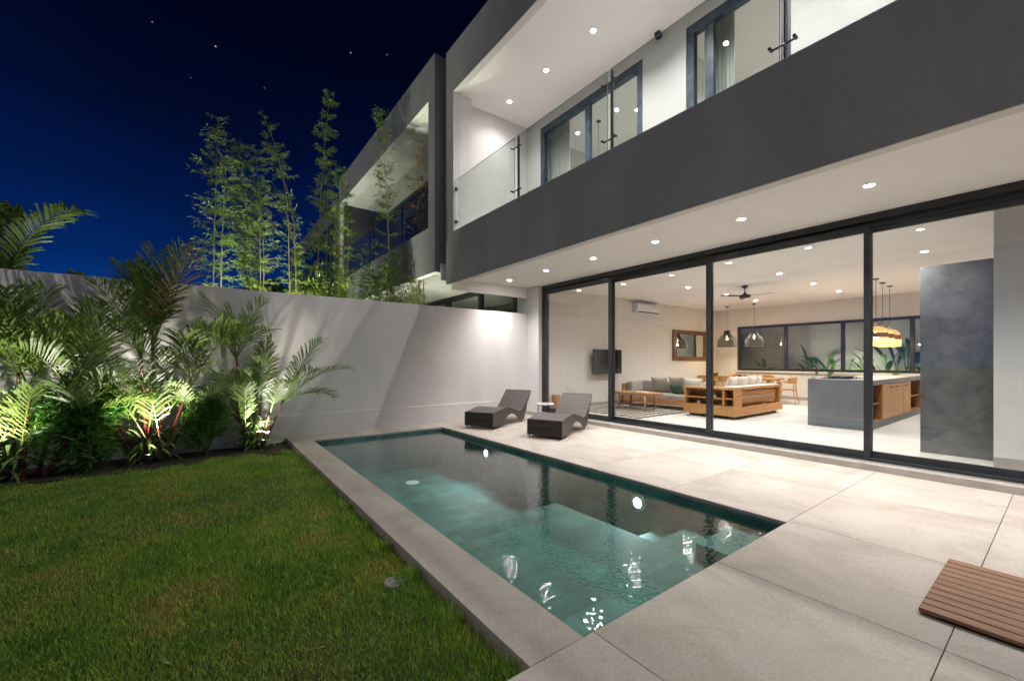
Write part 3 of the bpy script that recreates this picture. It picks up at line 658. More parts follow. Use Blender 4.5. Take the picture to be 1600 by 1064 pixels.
A = thing('sofa', 'grey linen sofa with teak frame facing the coffee table', 'sofa', (10.5, 6.9, FZ)); AO = A.location
def ap(name, mat, boxes, bevel=0, O=AO, T=A):
    g = MB(O)
    for b in boxes: g.box(*b)
    return g.build(name, mat, T, bevel=bevel)
ap('frame', 'teak', [(10.0, 10.06, 5.7, 8.0, .22, .37), (10.9, 10.96, 5.7, 8.0, .2, .74), (10.0, 10.96, 7.94, 8.0, .22, .74), (10.06, 10.9, 5.75, 7.94, .24, .3)], .006)
for y in (5.9, 7.75):
    for x in (10.1, 10.8): ap('leg', 'teak_d', [(x, x+.09, y, y+.09, .1, .24)])
for y0, y1 in ((5.78, 6.42), (6.43, 7.15), (7.16, 7.88)): ap('seat_cushion', 'fabric', [(10.01, 10.72, y0, y1, .305, .50)], .04)
ap('backrest', 'fabric', [(10.66, 10.88, 5.8, 7.86, .48, .82)], .05)
ap('armrest', 'fabric', [(10.12, 10.88, 7.72, 7.93, .48, .80)], .05)
B = thing('shelf_back_sofa', 'teak sofa with slatted back and shelves in its end', 'sofa', (10.6, 5.0, FZ)); BO = B.location
bx0, bx1, by0, by1 = 9.34, 11.75, 4.38, 5.62
def bp_(name, mat, boxes, bevel=.004): return ap(name, mat, boxes, bevel, BO, B)
bp_('base_frame', 'teak', [(bx0, bx1+.04, by0, by0+.04, .17, .37), (bx0, bx0+.04, by0+.04, by1, .17, .37), (bx1, bx1+.04, by0+.04, by1, .17, .37), (bx0+.04, bx1, by0+.04, by1, .2, .24)])
for x in (bx0+.08, bx1-.2):
    for y in (by0+.08, by1-.2): bp_('leg', 'teak_d', [(x, x+.09, y, y+.09, .1, .2)])
bp_('shelf_unit', 'teak', [(bx0+.02, bx0+.30, by0+.03, by0+.07, .37, .75), (bx0+.02, bx0+.30, by1-.05, by1-.01, .37, .75), (bx0+.02, bx0+.32, by0+.03, by1-.01, .75, .79), (bx0+.02, bx0+.30, by0+.07, by1-.05, .54, .565), (bx0+.02, bx0+.30, by0+.07, by1-.05, .372, .39), (bx0+.30, bx0+.33, by0+.03, by1-.01, .37, .75), (bx0+.02, bx0+.30, by0+.27, by0+.31, .39, .75)])
bp_('slatted_back', 'teak', [(bx0+.33, bx1-.05, by0+.12, by0+.15, .42, .535), (bx0+.33, bx1-.05, by0+.12, by0+.15, .60, .715), (bx1-.05, bx1-.01, by0+.03, by0+.16, .37, .75), (bx0+.33, bx1-.01, by0+.03, by0+.17, .75, .79), (bx0+.33, bx0+.37, by0+.03, by0+.16, .37, .75)])
bp_('backrest', 'fabric_w', [(bx0+.36, bx1-.05, by0+.16, by0+.38, .45, .80)], .05)
bp_('seat_cushion', 'fabric_w', [(bx0+.36, bx0+1.5, by0+.36, by1-.04, .28, .49), (bx0+1.51, bx1-.05, by0+.36, by1-.04, .28, .49)], .04)
bp_('top_pad', 'fabric_w', [(bx0+.05, bx1-.05, by0+.06, by0+.30, .792, .825)], .012)
pillow('cushion', (10.52, 7.05, .72), .5, .46, .17, (0, R(-18), R(8)), 'fabric', 'large grey cushion at the middle of the grey sofa')
pillow('cushion', (10.58, 6.55, .74), .5, .46, .17, (0, R(-16), R(-6)), 'fabric', 'grey printed cushion behind the dark green cushion')
pillow('cushion', (10.36, 6.42, .62), .46, .30, .17, (0, R(-24), R(-14)), 'fabric_g', 'dark green cushion lying on the grey sofa')
pillow('cushion', (10.4, 5.98, .74), .5, .44, .17, (0, R(-16), R(24)), 'fabric_w', 'off white cushion where the two sofas meet')
for k, (x, a, lab) in enumerate(((9.95, 5, 'off white cushion on the shelf end of the teak sofa'), (10.42, -8, 'pale cushion second along the slatted sofa back'), (10.88, 6, 'pale cushion third along the slatted sofa back'), (11.3, 12, 'pale cushion at the far end of the slatted sofa'), )):
    pillow('cushion', (x, by0+.40, .83), .52, .44, .16, (0, R(-14), R(90+a)), 'fabric_w', lab)
def spiky(loc, s, label):
    t = thing('potted_plant', label, 'plant', loc, 0, 'small plants on the sofa shelf')
    g = MB(); g.lathe([(.03*s, 0), (.042*s, .05*s), (.04*s, .05*s), (.0, .045*s)], n=14); g.build('pot', 'ac', t)
    g = MB(); rn = random.Random(int(loc[1]*100))
    for k in range(22):
        a = rn.uniform(0, 6.28); e = rn.uniform(.3, 1.4); l_ = rn.uniform(.10, .17)*s
        p0 = Vector((0, 0, .045*s)); d = Vector((math.cos(a)*math.cos(e), math.sin(a)*math.cos(e), math.sin(e)))
        sd = Vector((-math.sin(a), math.cos(a), 0))*.007*s
        g.add([p0-sd, p0+sd, p0+d*l_*.6+sd, p0+d*l_*.6-sd, p0+d*l_-Vector((0, 0, .02*s))], [(0, 1, 2, 3), (3, 2, 4)])
    g.build('leaves', 'palm2', t); return t
spiky((bx0+.12, by1-.32, .391), 1.0, 'spiky little plant on the lower sofa shelf')
spiky((bx0+.12, by0+.52, .566), .9, 'spiky little plant on the upper sofa shelf beside the door post')
# TV
t = thing('television', 'black flat television on the left living room wall', 'television', (9.5, 8.3, 1.0)); g = MB(t.location)
g.box(8.9, 10.13, 8.10, 8.14, 1.02, 1.74); g.build('body', 'black', t, bevel=.006)
g = MB(t.location); g.box(8.925, 10.105, 8.096, 8.0995, 1.05, 1.715); g.build('screen', 'tv', t)
g = MB(t.location); g.box(9.35, 9.7, 8.142, 8.29, 1.25, 1.5); g.build('wall_bracket', 'iron', t)
# AC
t = thing('air_conditioner', 'white split air conditioner high on the wall', 'air conditioner', (11.5, 8.3, 2.9)); g = MB(t.location)
g.add([(10.88, 8.29, 2.93), (10.88, 8.29, 3.22), (10.88, 8.10, 3.22), (10.88, 8.07, 3.14), (10.88, 8.09, 2.97), (10.88, 8.15, 2.93), (12.06, 8.29, 2.93), (12.06, 8.29, 3.22), (12.06, 8.10, 3.22), (12.06, 8.07, 3.14), (12.06, 8.09, 2.97), (12.06, 8.15, 2.93)],
      [(0, 1, 2, 3, 4, 5), (11, 10, 9, 8, 7, 6)]+[(k, k+6, (k+1) % 6+6, (k+1) % 6) for k in range(6)]); g.build('body', 'ac', t, bevel=.008)
g = MB(t.location); g.box(10.95, 11.99, 8.085, 8.125, 2.935, 2.958); g.build('air_outlet', 'iron', t)
g = MB(t.location); g.box(11.84, 11.88, 8.065, 8.072, 3.08, 3.12); g.build('indicator', 'ac', t)
# mirror
t = thing('wall_mirror', 'rectangular mirror in a dark brown wooden frame', 'mirror', (14.1, 8.29, 1.4)); g = MB(t.location)
g.box(13.08, 15.3, 8.23, 8.288, 2.35, 2.49); g.box(13.08, 15.3, 8.23, 8.288, 1.42, 1.56); g.box(13.08, 13.3, 8.23, 8.288, 1.56, 2.35); g.box(15.08, 15.3, 8.23, 8.288, 1.56, 2.35); g.build('frame', 'teak_d', t, bevel=.008)
g = MB(t.location); g.box(13.29, 15.09, 8.255, 8.262, 1.55, 2.36); g.build('mirror_glass', 'mirror', t)
# stump stool just inside the glass
t = thing('wooden_stool', 'carved brown wood stump stool behind the glass by the loungers', 'stool', (7.45, 8.10, FZ))
g = MB(); g.lathe([(.10, 0), (.10, .02), (.088, .1), (.10, .22), (.115, .36), (.118, .40), (0, .40)], n=10); g.build('body', 'teak', t)
g = MB(); g.lathe([(.119, .40), (.119, .415), (0, .42)], n=10); g.build('seat', 'teak_v', t)
# dining table and chairs
t = thing('dining_table', 'long teak dining table below the black pendant lamps', 'dining table', (14.5, 6.7, FZ)); g = MB()
g.box(-.5, .5, -1.2, 1.2, .70, .75); g.build('top', 'teak', t, bevel=.01)
for x in (-.42, .34):
    for y in (-1.1, 1.02): g = MB(); g.box(x, x+.08, y, y+.08, 0, .70); g.build('leg', 'teak_v', t)
def dining_chair(loc, rz, label):
    t = thing('dining_chair', label, 'chair', loc, rz, 'teak chairs around the dining table')
    g = MB(); n = 12
    vs = []
    for k in range(n+1):
        a = -1.25+2.5*k/n
        for r_, z in ((.27, .63), (.285, .82), (.265, .82), (.25, .63)):
            zz = z if z < .7 else z-.05*abs(a)**2*.6
            vs.append((-r_*math.cos(a)+.03, r_*math.sin(a)*1.0, zz))
    fs = []
    for k in range(n):
        for q in range(4): fs.append((k*4+q, k*4+(q+1) % 4, (k+1)*4+(q+1) % 4, (k+1)*4+q))
    fs += [(0, 3, 2, 1), (n*4, n*4+1, n*4+2, n*4+3)]
    g.add(vs, fs); g.build('backrest', 'teak', t, smooth=False)
    g = MB(); g.box(-.22, .24, -.23, .23, .42, .455); g.build('seat', 'teak', t, bevel=.015)
    for y in (-1, 1):
        g = MB(); g.tube([(-.04, y*.27, .66), (.12, y*.28, .67), (.22, y*.27, .66)], .018, 8); g.build('armrest', 'teak', t)
        g = MB(); g.tube([(.19, y*.25, .655), (.20, y*.215, .43), (.25, y*.26, 0)], [.018, .02, .013], 8); g.build('leg', 'teak_v', t)
        g = MB(); g.tube([(-.20, y*.16, .66), (-.19, y*.19, .43), (-.27, y*.25, 0)], [.018, .02, .013], 8); g.build('leg', 'teak_v', t)
    return t
c0 = dining_chair((14.2, 5.15, FZ), R(100), 'teak dining chair standing free at the kitchen end of the table')
for x, y, rz, lab in ((13.75, 6.05, 5, 'curved back teak chair tucked in nearest the kitchen island'), (13.72, 6.75, -4, 'curved back teak chair under the black pendants'), (13.75, 7.45, 3, 'curved back teak chair beside the dark door post'),
                      (15.25, 6.2, 180, 'teak chair on the window side near the island'), (15.25, 7.2, 176, 'teak chair on the window side near the mirror')):
    dup(c0, (x, y, FZ), R(rz), label=lab)
M['clear'] = thin_glass('drinking_glass', 1.5, (.92, .94, .94))[0]
def wineglass(loc):
    t = thing('wine_glass', 'clear stemmed wine glass on the dining table', 'wine glass', loc, 0, 'wine glasses on the dining table')
    g = MB(); g.lathe([(.035, 0), (.03, .004), (.005, .008), (.004, .09), (.02, .10), (.038, .13), (.036, .19)], n=14, cap=False); g.build('bowl', 'clear', t); return t
wg = wineglass((14.3, 6.2, FZ+.751))
for x, y in ((14.3, 6.9), (14.7, 6.4), (14.6, 7.2)): dup(wg, (x, y, FZ+.751))
t = thing('table_tray', 'dark tray of tableware on the dining table', 'tray', (14.4, 6.55, FZ+.751)); g = MB(); g.box(-.15, .15, -.22, .22, 0, .02); g.build('tray', 'iron', t, bevel=.006)
g = MB(); g.lathe([(.04, .02), (.05, .08), (.03, .08)], (0, -.1, 0), 12); g.lathe([(.04, .02), (.05, .09), (.03, .09)], (0, .1, 0), 12); g.build('bowl', 'iron', t)
t = thing('table_box', 'small brown box on the far end of the dining table', 'box', (14.4, 7.45, FZ+.751)); g = MB(); g.box(-.07, .07, -.07, .07, 0, .11); g.build('box', 'teak_d', t, bevel=.006); g = MB(); g.box(-.075, .075, -.075, .075, .111, .13); g.build('lid', 'iron', t)
# kitchen island
t = thing('kitchen_island', 'grey cement kitchen island with wooden cupboards and open shelves', 'kitchen island', (11.9, 2.75, FZ)); g = MB(t.location)
g.box(9.9, 9.97, 2.20, 3.22, .1, 1.04); g.build('end_panel', 'island', t, bevel=.004)
g = MB(t.location); g.box(9.97, 14.2, 2.20, 3.22, .94, 1.04); g.build('countertop', 'island', t, bevel=.004)
g = MB(t.location); g.box(9.97, 14.2, 2.24, 3.2, .1, .24); g.build('plinth', 'island', t)
g = MB(t.location); g.box(9.97, 14.18, 2.75, 3.18, .24, .94); g.box(9.97, 10.0, 2.23, 2.75, .24, .94); g.box(9.97, 14.18, 2.23, 2.75, .24, .26); g.box(10.0, 10.62, 2.25, 2.75, .56, .58)
for x in (10.62, 12.35, 13.0, 14.15): g.box(x, x+.03, 2.23, 2.75, .26, .94)
g.box(13.03, 14.15, 2.25, 2.75, .56, .58); g.build('carcass', 'cab_in', t)
for a, b_ in ((10.64, 11.48), (11.49, 12.33), (12.36, 13.0)):
    g = MB(t.location); g.box(a, b_, 2.205, 2.228, .26, .935); d = g.build('cupboard_door', 'teak_v', t, bevel=.003)
    g = MB(t.location); xm = a+.12 if a > 11 else b_-.3; g.box(xm, xm+.18, 2.185, 2.204, .865, .88); g.build('handle', 'iron', d)
t2 = thing('gas_hob', 'black gas hob set on the kitchen island', 'hob', (10.6, 2.85, FZ+.941)); g = MB(); g.box(-.38, .38, -.24, .24, 0, .012); g.build('plate', 'tv', t2)
for x in (-.22, .02, .25):
    for y in (-.1, .12):
        g = MB(); g.tube([(x-.09, y, .04), (x+.09, y, .04)], .006, 6); g.tube([(x, y-.09, .04), (x, y+.09, .04)], .006, 6); g.lathe([(.035, .012), (.035, .028), (.0, .03)], (x, y, 0), 12)
        for dx, dy in ((-.09, 0), (.09, 0), (0, -.09), (0, .09)): g.tube([(x+dx, y+dy, .012), (x+dx, y+dy, .042)], .005, 5)
        g.build('burner', 'iron', t2)
# pendants
def wire_shade(prof, n, mat, parent, name='lamp_shade', thick=.008, twist=1, offz=0):
    g = MB(); vs = []; fs = []
    for i, (r_, z) in enumerate(prof):
        for k in range(n):
            a = 2*math.pi*(k+.5*(i % 2)*twist)/n; vs.append((r_*math.cos(a), r_*math.sin(a), z+offz))
    m = len(prof)
    for i in range(m-1):
        for k in range(n):
            a0 = i*n+k; a1 = i*n+(k+1) % n; b0 = (i+1)*n+k; b1 = (i+1)*n+(k+1) % n
            if i % 2 == 0: fs += [(a0, a1, b0), (a1, b1, b0)]
            else: fs += [(a0, b1, b0), (a0, a1, b1)]
    g.add(vs, fs); o = g.build(name, mat, parent); md = o.modifiers.new('w', 'WIREFRAME'); md.thickness = thick; md.use_replace = True; return o
def pendant_black(loc, label, e):
    t = thing('pendant_lamp', label, 'pendant lamp', loc, 0, 'black wire pendant lamps over the dining table')
    g = MB(); g.lathe([(.06, 0), (.06, -.03), (.0, -.035)], n=18); g.build('canopy', 'iron', t)
    g = MB(); g.tube([(0, 0, -.03), (0, 0, -.90)], .006, 6); g.build('cord', 'cord', t)
    prof = [(.085, -.86), (.085, -.93), (.105, -.99), (.16, -1.05), (.22, -1.11), (.265, -1.17), (.285, -1.24), (.29, -1.31), (.292, -1.38), (.295, -1.44)]
    wire_shade(prof, 32, 'iron', t, thick=.018)
    g = MB(); g.lathe([(.018, -1.02), (.022, -1.06), (.04, -1.13), (.04, -1.16), (.02, -1.19), (.0, -1.195)], n=14); g.build('bulb', 'bulb', t, smooth=True)
    lamp('lamp', 'POINT', (0, 0, -1.3), e, (1, .74, .45), t, .05)
    return t
pb = pendant_black((14.89, 7.29, 3.329), 'black wire pendant lamp in front of the ribbed wall', 14)
dup(pb, (14.9, 6.39, 3.329), label='black wire pendant lamp in front of the rear window')
def pendant_rattan(loc, label, e):
    t = thing('rattan_pendant', label, 'pendant lamp', loc, 0, 'rattan pendant lamps over the kitchen island')
    g = MB(); g.lathe([(.06, 0), (.06, -.02), (.0, -.025)], n=16); g.build('canopy', 'iron', t)
    g = MB(); g.tube([(0, 0, -.02), (0, 0, -1.2)], .005, 6); g.build('cord', 'cord', t)
    prof = [(.05, -1.12), (.10, -1.135), (.15, -1.17), (.185, -1.22), (.205, -1.28), (.215, -1.34), (.22, -1.40), (.222, -1.46), (.224, -1.52), (.225, -1.56)]
    wire_shade(prof, 20, 'rattan', t, thick=.011)
    g = MB(); g.lathe([(.212, -1.27), (.224, -1.38), (.229, -1.38), (.217, -1.27)], n=26, cap=False); g.build('woven_band', 'teak_d', t)
    g = MB(); g.tube([(.07*math.cos(a), 0, -1.12+.08*math.sin(a)) for a in [math.pi*k/10 for k in range(11)]], .009, 6); g.build('handle', 'rattan', t)
    g = MB(); g.lathe([(.02, -1.24), (.05, -1.33), (.05, -1.38), (.0, -1.42)], n=12); g.build('bulb', 'bulb', t, smooth=True)
    lamp('lamp', 'POINT', (0, 0, -1.42), e, (1, .66, .33), t, .04)
    return t
pr_ = pendant_rattan((12.68, 2.75, 3.329), 'rattan pendant lamp partly behind the wide door post', 16)
dup(pr_, (13.44, 2.79, 3.329), label='middle of the three rattan pendant lamps')
dup(pr_, (14.17, 2.80, 3.329), label='rattan pendant lamp nearest the dark cement partition')
# ceiling fan
t = thing('ceiling_fan', 'dark ceiling fan in the middle of the living room', 'ceiling fan', (11.18, 5.02, 3.329))
g = MB(); g.lathe([(.075, 0), (.07, -.03), (.045, -.06), (.0, -.062)], n=20); g.build('canopy', 'iron', t)
g = MB(); g.tube([(0, 0, -.06), (0, 0, -.2)], .014, 8); g.build('down_rod', 'iron', t)
g = MB(); g.lathe([(.025, -.17), (.05, -.22), (.13, -.235), (.14, -.27), (.11, -.305), (.0, -.315)], n=24); g.build('motor', 'iron', t, smooth=True)
for k in range(3):
    a = 2.09*k+.55; g = MB(); ca, sa = math.cos(a), math.sin(a)
    def q(r_, s_, z): return (r_*ca-s_*sa, r_*sa+s_*ca, z)
    g.add([q(.12, -.03, -.262), q(.12, .03, -.252), q(.35, .07, -.247), q(.66, .05, -.25), q(.68, -.03, -.262), q(.35, -.06, -.268)], [(0, 5, 4, 3, 2, 1)])
    o = g.build('blade', 'iron', t); md = o.modifiers.new('s', 'SOLIDIFY'); md.thickness = .006

# garden beyond the rear window
t = thing('rear_boundary_wall', 'dim rendered wall outside the rear window', 'wall', (18.2, 5, 0)); g = MB(t.location); g.box(18.1, 18.3, -2, 12, -.1, 3.2); g.build('wall', 'stucco', t)
g = MB(t.location); g.box(18.05, 18.35, -2, 12, 3.2, 3.3); g.build('coping', 'curb', t)
g = MB(); g.box(16.21, 18.1, -2, 12, -.3, .0); tag(g.build('rear_garden_bed', 'bedsoil'), kind='structure')
def broad_leaf(g, p, d, l_, w_, droop):
    d = d.normalized(); s = d.cross(Vector((0, 0, 1)))
    if s.length < .1: s = Vector((1, 0, 0))
    s.normalize(); n = 7; vs = []; q = p.copy(); dd = d.copy()
    for k in range(n+1):
        t_ = k/n; ww = w_*math.sin(math.pi*min(1, t_*.93+.05))**.7
        vs += [q-s*ww, q+Vector((0, 0, -.12*ww)), q+s*ww]; dd = (dd+Vector((0, 0, -droop/n))).normalized(); q = q+dd*l_/n
    fs = []
    for k in range(n):
        a = k*3; fs += [(a, a+1, a+4, a+3), (a+1, a+2, a+5, a+4)]
    g.add(vs, fs)
def banana(loc, h, label, seed):
    rn = random.Random(seed); t = thing('broadleaf_plant', label, 'plant', loc, 0, 'plants outside the rear window')
    g = MB(); g2 = MB()
    for k in range(24):
        a = rn.uniform(0, 6.28); e = rn.uniform(.55, 1.35); base = Vector((rn.uniform(-.1, .1), rn.uniform(-.15, .15), 0)); d = Vector((math.cos(a)*math.cos(e), math.sin(a)*math.cos(e), math.sin(e)))
        l1 = h*rn.uniform(.45, .7); p = base+d*l1
        g2.tube([base, base+d*l1*.5+Vector((0, 0, .05)), p], [.018, .013, .009], 5)
        broad_leaf(g, p, d, h*rn.uniform(.2, .36), rn.uniform(.05, .085), rn.uniform(.8, 2.0))
    g.build('leaves', 'dark_leaf', t); g2.build('stems', 'dark_leaf', t)
for i, (y, h, lab) in enumerate(((6.9, 1.7, 'low plant at the left end behind the rear window'), (5.4, 2.0, 'broad leaved plant behind the second rear pane'), (4.75, 2.1, 'broad leaved plant behind the wide middle rear pane'), (3.6, 2.0, 'leafy plant behind the rear window mullion'), (3.0, 2.5, 'largest broad leaved plant beneath the rattan lamps'), (2.3, 2.0, 'plant at the right end of the rear window'))):
    banana((17.4, y, 0), h*1.12, lab, 20+i)
lamp_g = thing('rear_garden_light', 'small spotlight in the bed outside the rear window', 'garden light', (16.5, 4.0, 0)); g = MB(); g.tube([(0, 0, 0), (0, 0, .15)], .02, 8); g.build('spike', 'spike', lamp_g); g = MB(); g.lathe([(.03, .15), (.05, .16), (.055, .24), (.05, .24), (.0, .22)], n=12); g.build('head', 'spike', lamp_g)
lamp('lamp', 'SPOT', (0, 0, .3), 70, (1, .95, .8), lamp_g, .35, 130, .9, (0, R(-135), 0))

# ============================================================ PLANTS
def frond(parent, base, az, el, length, droop, nl=30, ll=.42, lw=.014, mat='palm', seed=0, name='frond', rise=.5, face=0., pet=.25, red=False):
    rn = random.Random(seed); g = MB(); base = Vector(base)
    n = 20; p = base.copy(); d = Vector((math.cos(az)*math.cos(el), math.sin(az)*math.cos(el), math.sin(el)))
    pts = [p.copy()]; dirs = [d.copy()]
    side = Vector((-math.sin(az), math.cos(az), 0))
    for k in range(n):
        t_ = k/n; d = (d+Vector((0, 0, -1))*(droop/n)*(.3+1.6*t_)+side*face/n).normalized(); p = p+d*length/n; pts.append(p.copy()); dirs.append(d.copy())
    rad = [.011*(1-.85*i/n)+.001 for i in range(n+1)]; kp = int(pet*n) if red else 0
    g.tube(pts[kp:], rad[kp:], 5)
    for i in range(nl):
        t_ = pet+(1-pet)*(i+.5)/nl; f = t_*n; a = min(int(f), n-1); P = pts[a].lerp(pts[a+1], f-a); D = dirs[a]
        S = D.cross(Vector((0, 0, 1)))
        if S.length < .15: S = side.copy()
        S.normalize(); U = S.cross(D).normalized()
        prof = math.sin(math.pi*min(1., (t_-pet)/(1-pet)*.86+.14))**.6
        L_ = ll*(.35+.75*prof)*rn.uniform(.88, 1.1)
        for sg in (-1, 1):
            fw = .55+.9*t_+rn.uniform(-.12, .12)
            dir_ = (S*sg+D*fw+U*(rise*.6+rn.uniform(-.28, .28))).normalized()
            wv = D.cross(dir_).cross(dir_).normalized()
            wv = (D-dir_*D.dot(dir_)).normalized()
            q0 = P; dr = Vector((0, 0, -1))
            q1 = q0+dir_*L_*.5; q2 = q0+dir_*L_*.82+dr*L_*.07*rn.uniform(.6, 1.8); q3 = q0+dir_*L_*.98+dr*L_*.17*rn.uniform(.6, 2)
            ww = wv*lw
            g.add([q0-ww*.35, q0+ww*.35, q1+ww, q1-ww, q2+ww*.75, q2-ww*.75, q3], [(0, 1, 2, 3), (3, 2, 4, 5), (5, 4, 6)])
    o = g.build(name, mat, parent)
    if red:
        g = MB(); g.tube(pts[:kp+1], [q*1.05 for q in rad[:kp+1]], 6); g.build('petiole', 'stem_red' if seed % 3 else 'stem_old', o, smooth=True)
    return o
def blades(parent, n, spread, h, seed, mat='palm2', name='young_leaves', w_=.016, off=(0, 0)):
    rn = random.Random(seed); g = MB()
    for k in range(n):
        a = rn.uniform(0, 6.28); r0 = rn.uniform(0, spread); b0 = Vector((off[0]+r0*math.cos(a), off[1]+r0*math.sin(a)*.6, rn.uniform(0, h*.45)))
        az = rn.uniform(0, 6.28); e = rn.uniform(.5, 1.4); d = Vector((math.cos(az)*math.cos(e), math.sin(az)*math.cos(e), math.sin(e))); l_ = rn.uniform(.2, .5)*h
        s = Vector((-math.sin(az), math.cos(az), 0)); q = b0; vs = []; m = 5
        for i in range(m+1):
            t_ = i/m; ww = w_*math.sin(math.pi*min(1, t_*.85+.12)); vs += [q-s*ww, q+s*ww]; d = (d+Vector((0, 0, -.32))).normalized(); q = q+d*l_/m
        g.add(vs, [(2*i, 2*i+1, 2*i+3, 2*i+2) for i in range(m)])
    return g.build(name, mat, parent)
def az_px(base, tip_px, tip_py, dist_y):
    pass
def palm(loc, label, stems, fronds, seed, young=120, nb=11, bs=1., sc=1.):
    t = thing('sealing_wax_palm', label, 'palm', loc, 0, 'red stemmed palms against the garden wall')
    rn = random.Random(seed); tops = []
    for (dx, dy, lx, ly, h, red) in stems:
        P = [(dx, dy, 0), (dx+lx*.35, dy+ly*.35, h*.4), (dx+lx, dy+ly, h)]
        P = [tuple(p) for p in catmull(P, 6)]
        g = MB(); g.tube(P, [.024-.009*i/len(P) for i in range(len(P))], 8); g.build('stem', 'stem_red' if red else 'stem_old', t, smooth=True)
        tops.append(Vector(P[-1]))
    for i, (si, az, el, ln, dr, ll, mt) in enumerate(fronds):
        frond(t, tops[si]-Vector((0, 0, .03)), R(az), R(min(86, el+9)), ln*1.1*sc, dr*.85, 21, ll*1.15, .0125, mt, seed*50+i, pet=.22)
    for k in range(nb):
        x = rn.uniform(-.2, .2); y = rn.uniform(-.10, .08); az = rn.choice([RT, LF, TW, AWY])+rn.uniform(-38, 38)
        frond(t, (x, y, .03), R(az), R(rn.uniform(66, 83)), rn.uniform(1.0, 1.75)*bs, rn.uniform(.55, 1.15), 15, .36, .0125, 'palm' if k % 4 else 'palm2', seed*70+k, pet=rn.uniform(.34, .46), red=True)
    if young: blades(t, young, .26, .95, seed+5, w_=.02)
    return t
# camera right = (.80,-.60): azimuth -36.5 deg is screen right, 143.5 is screen left
RT, LF, TW, AWY = -36.5, 143.5, 233.5, 53.5
palm((.66, 8.22, -.09), 'slim palm with bright red stem beside the pool corner',
     [(-.06, 0, -.17, .10, 1.56, 1), (.05, .02, .06, 0, .75, 1), (.12, -.02, .12, -.05, .62, 1), (-.05, .03, -.22, .0, .65, 0), (.02, .06, .0, .02, .95, 0), (.16, .04, .3, .0, .8, 0)],
     [(0, LF-8, 62, 1.05, .9, .36, 'palm'), (0, LF+25, 78, .75, .4, .36, 'palm'), (0, RT+8, 66, .95, 1.2, .36, 'palm'), (0, LF-25, 38, .95, 1.5, .36, 'palm'), (0, RT-25, 40, .9, 1.3, .34, 'palm'), (0, AWY, 60, .8, 1.3, .34, 'palm'), (0, LF+70, 45, .8, 1.4, .34, 'palm'),
      (3, LF, 40, 1.05, 1.5, .34, 'palm'), (3, LF+30, 25, .9, 1.3, .32, 'palm'), (3, LF-35, 58, .9, 1.4, .32, 'palm'),
      (4, RT+20, 70, .9, .9, .34, 'palm'), (4, RT-40, 50, .9, 1.4, .34, 'palm'),
      (5, RT, 58, 1.15, .85, .34, 'palm'), (5, RT+12, 38, 1.15, 1.1, .32, 'palm'), (5, RT-18, 46, 1.0, 1.5, .32, 'palm'), (5, RT+5, 20, .8, 1.2, .28, 'palm'),
      (1, TW, 62, .7, 1.5, .26, 'palm2'), (2, RT-30, 55, .75, 1.5, .26, 'palm2'), (1, AWY, 74, 1.0, .8, .3, 'palm')], 3, 150, 7, .8)
palm((-.66, 8.12, -.09), 'tall full red stemmed palm in the middle of the bed',
     [(-.02, 0, -.06, 0, 1.55, 1), (.10, .02, .12, 0, 1.25, 1), (-.1, 0, -.42, -.02, 1.0, 1), (-.14, .03, -.5, .05, .95, 1), (.16, 0, .32, .0, 1.1, 1), (.02, .04, .02, .04, 1.75, 0), (.2, .05, .3, 0, .7, 0)],
     [(0, LF, 72, 1.25, .8, .46, 'palm'), (0, LF-15, 50, 1.25, 1.3, .46, 'palm'), (0, RT, 78, 1.2, .5, .46, 'palm'), (0, TW, 60, 1.1, 1.3, .42, 'palm'), (0, AWY, 70, 1.1, .9, .42, 'palm'),
      (5, RT+5, 66, 1.35, .35, .5, 'palm'), (5, RT-8, 56, 1.45, .35, .40, 'palm3'), (5, LF-5, 66, 1.15, .9, .46, 'palm'), (5, LF+35, 80, 1.1, .6, .46, 'palm'), (5, TW, 72, 1.0, 1.0, .44, 'palm'), (5, RT-30, 76, 1.25, .6, .46, 'palm'),
      (1, RT, 48, 1.3, 1.3, .44, 'palm'), (1, TW, 45, 1.0, 1.5, .4, 'palm'),
      (2, LF, 55, 1.2, 1.1, .44, 'palm'), (2, LF+20, 30, 1.0, 1.3, .4, 'palm'), (2, LF-30, 70, 1.2, .7, .44, 'palm'), 
      (3, LF-20, 66, 1.15, 1.0, .42, 'palm'),
      (4, RT+10, 55, 1.2, 1.0, .44, 'palm'), (4, TW+30, 60, .9, 1.4, .4, 'palm'), (4, RT+2, 68, .9, .6, .34, 'palm3'),
      (6, RT, 40, .8, 1.2, .32, 'palm2'), (6, TW, 50, .7, 1.4, .3, 'palm2')], 9, 170, 7, 1.05)
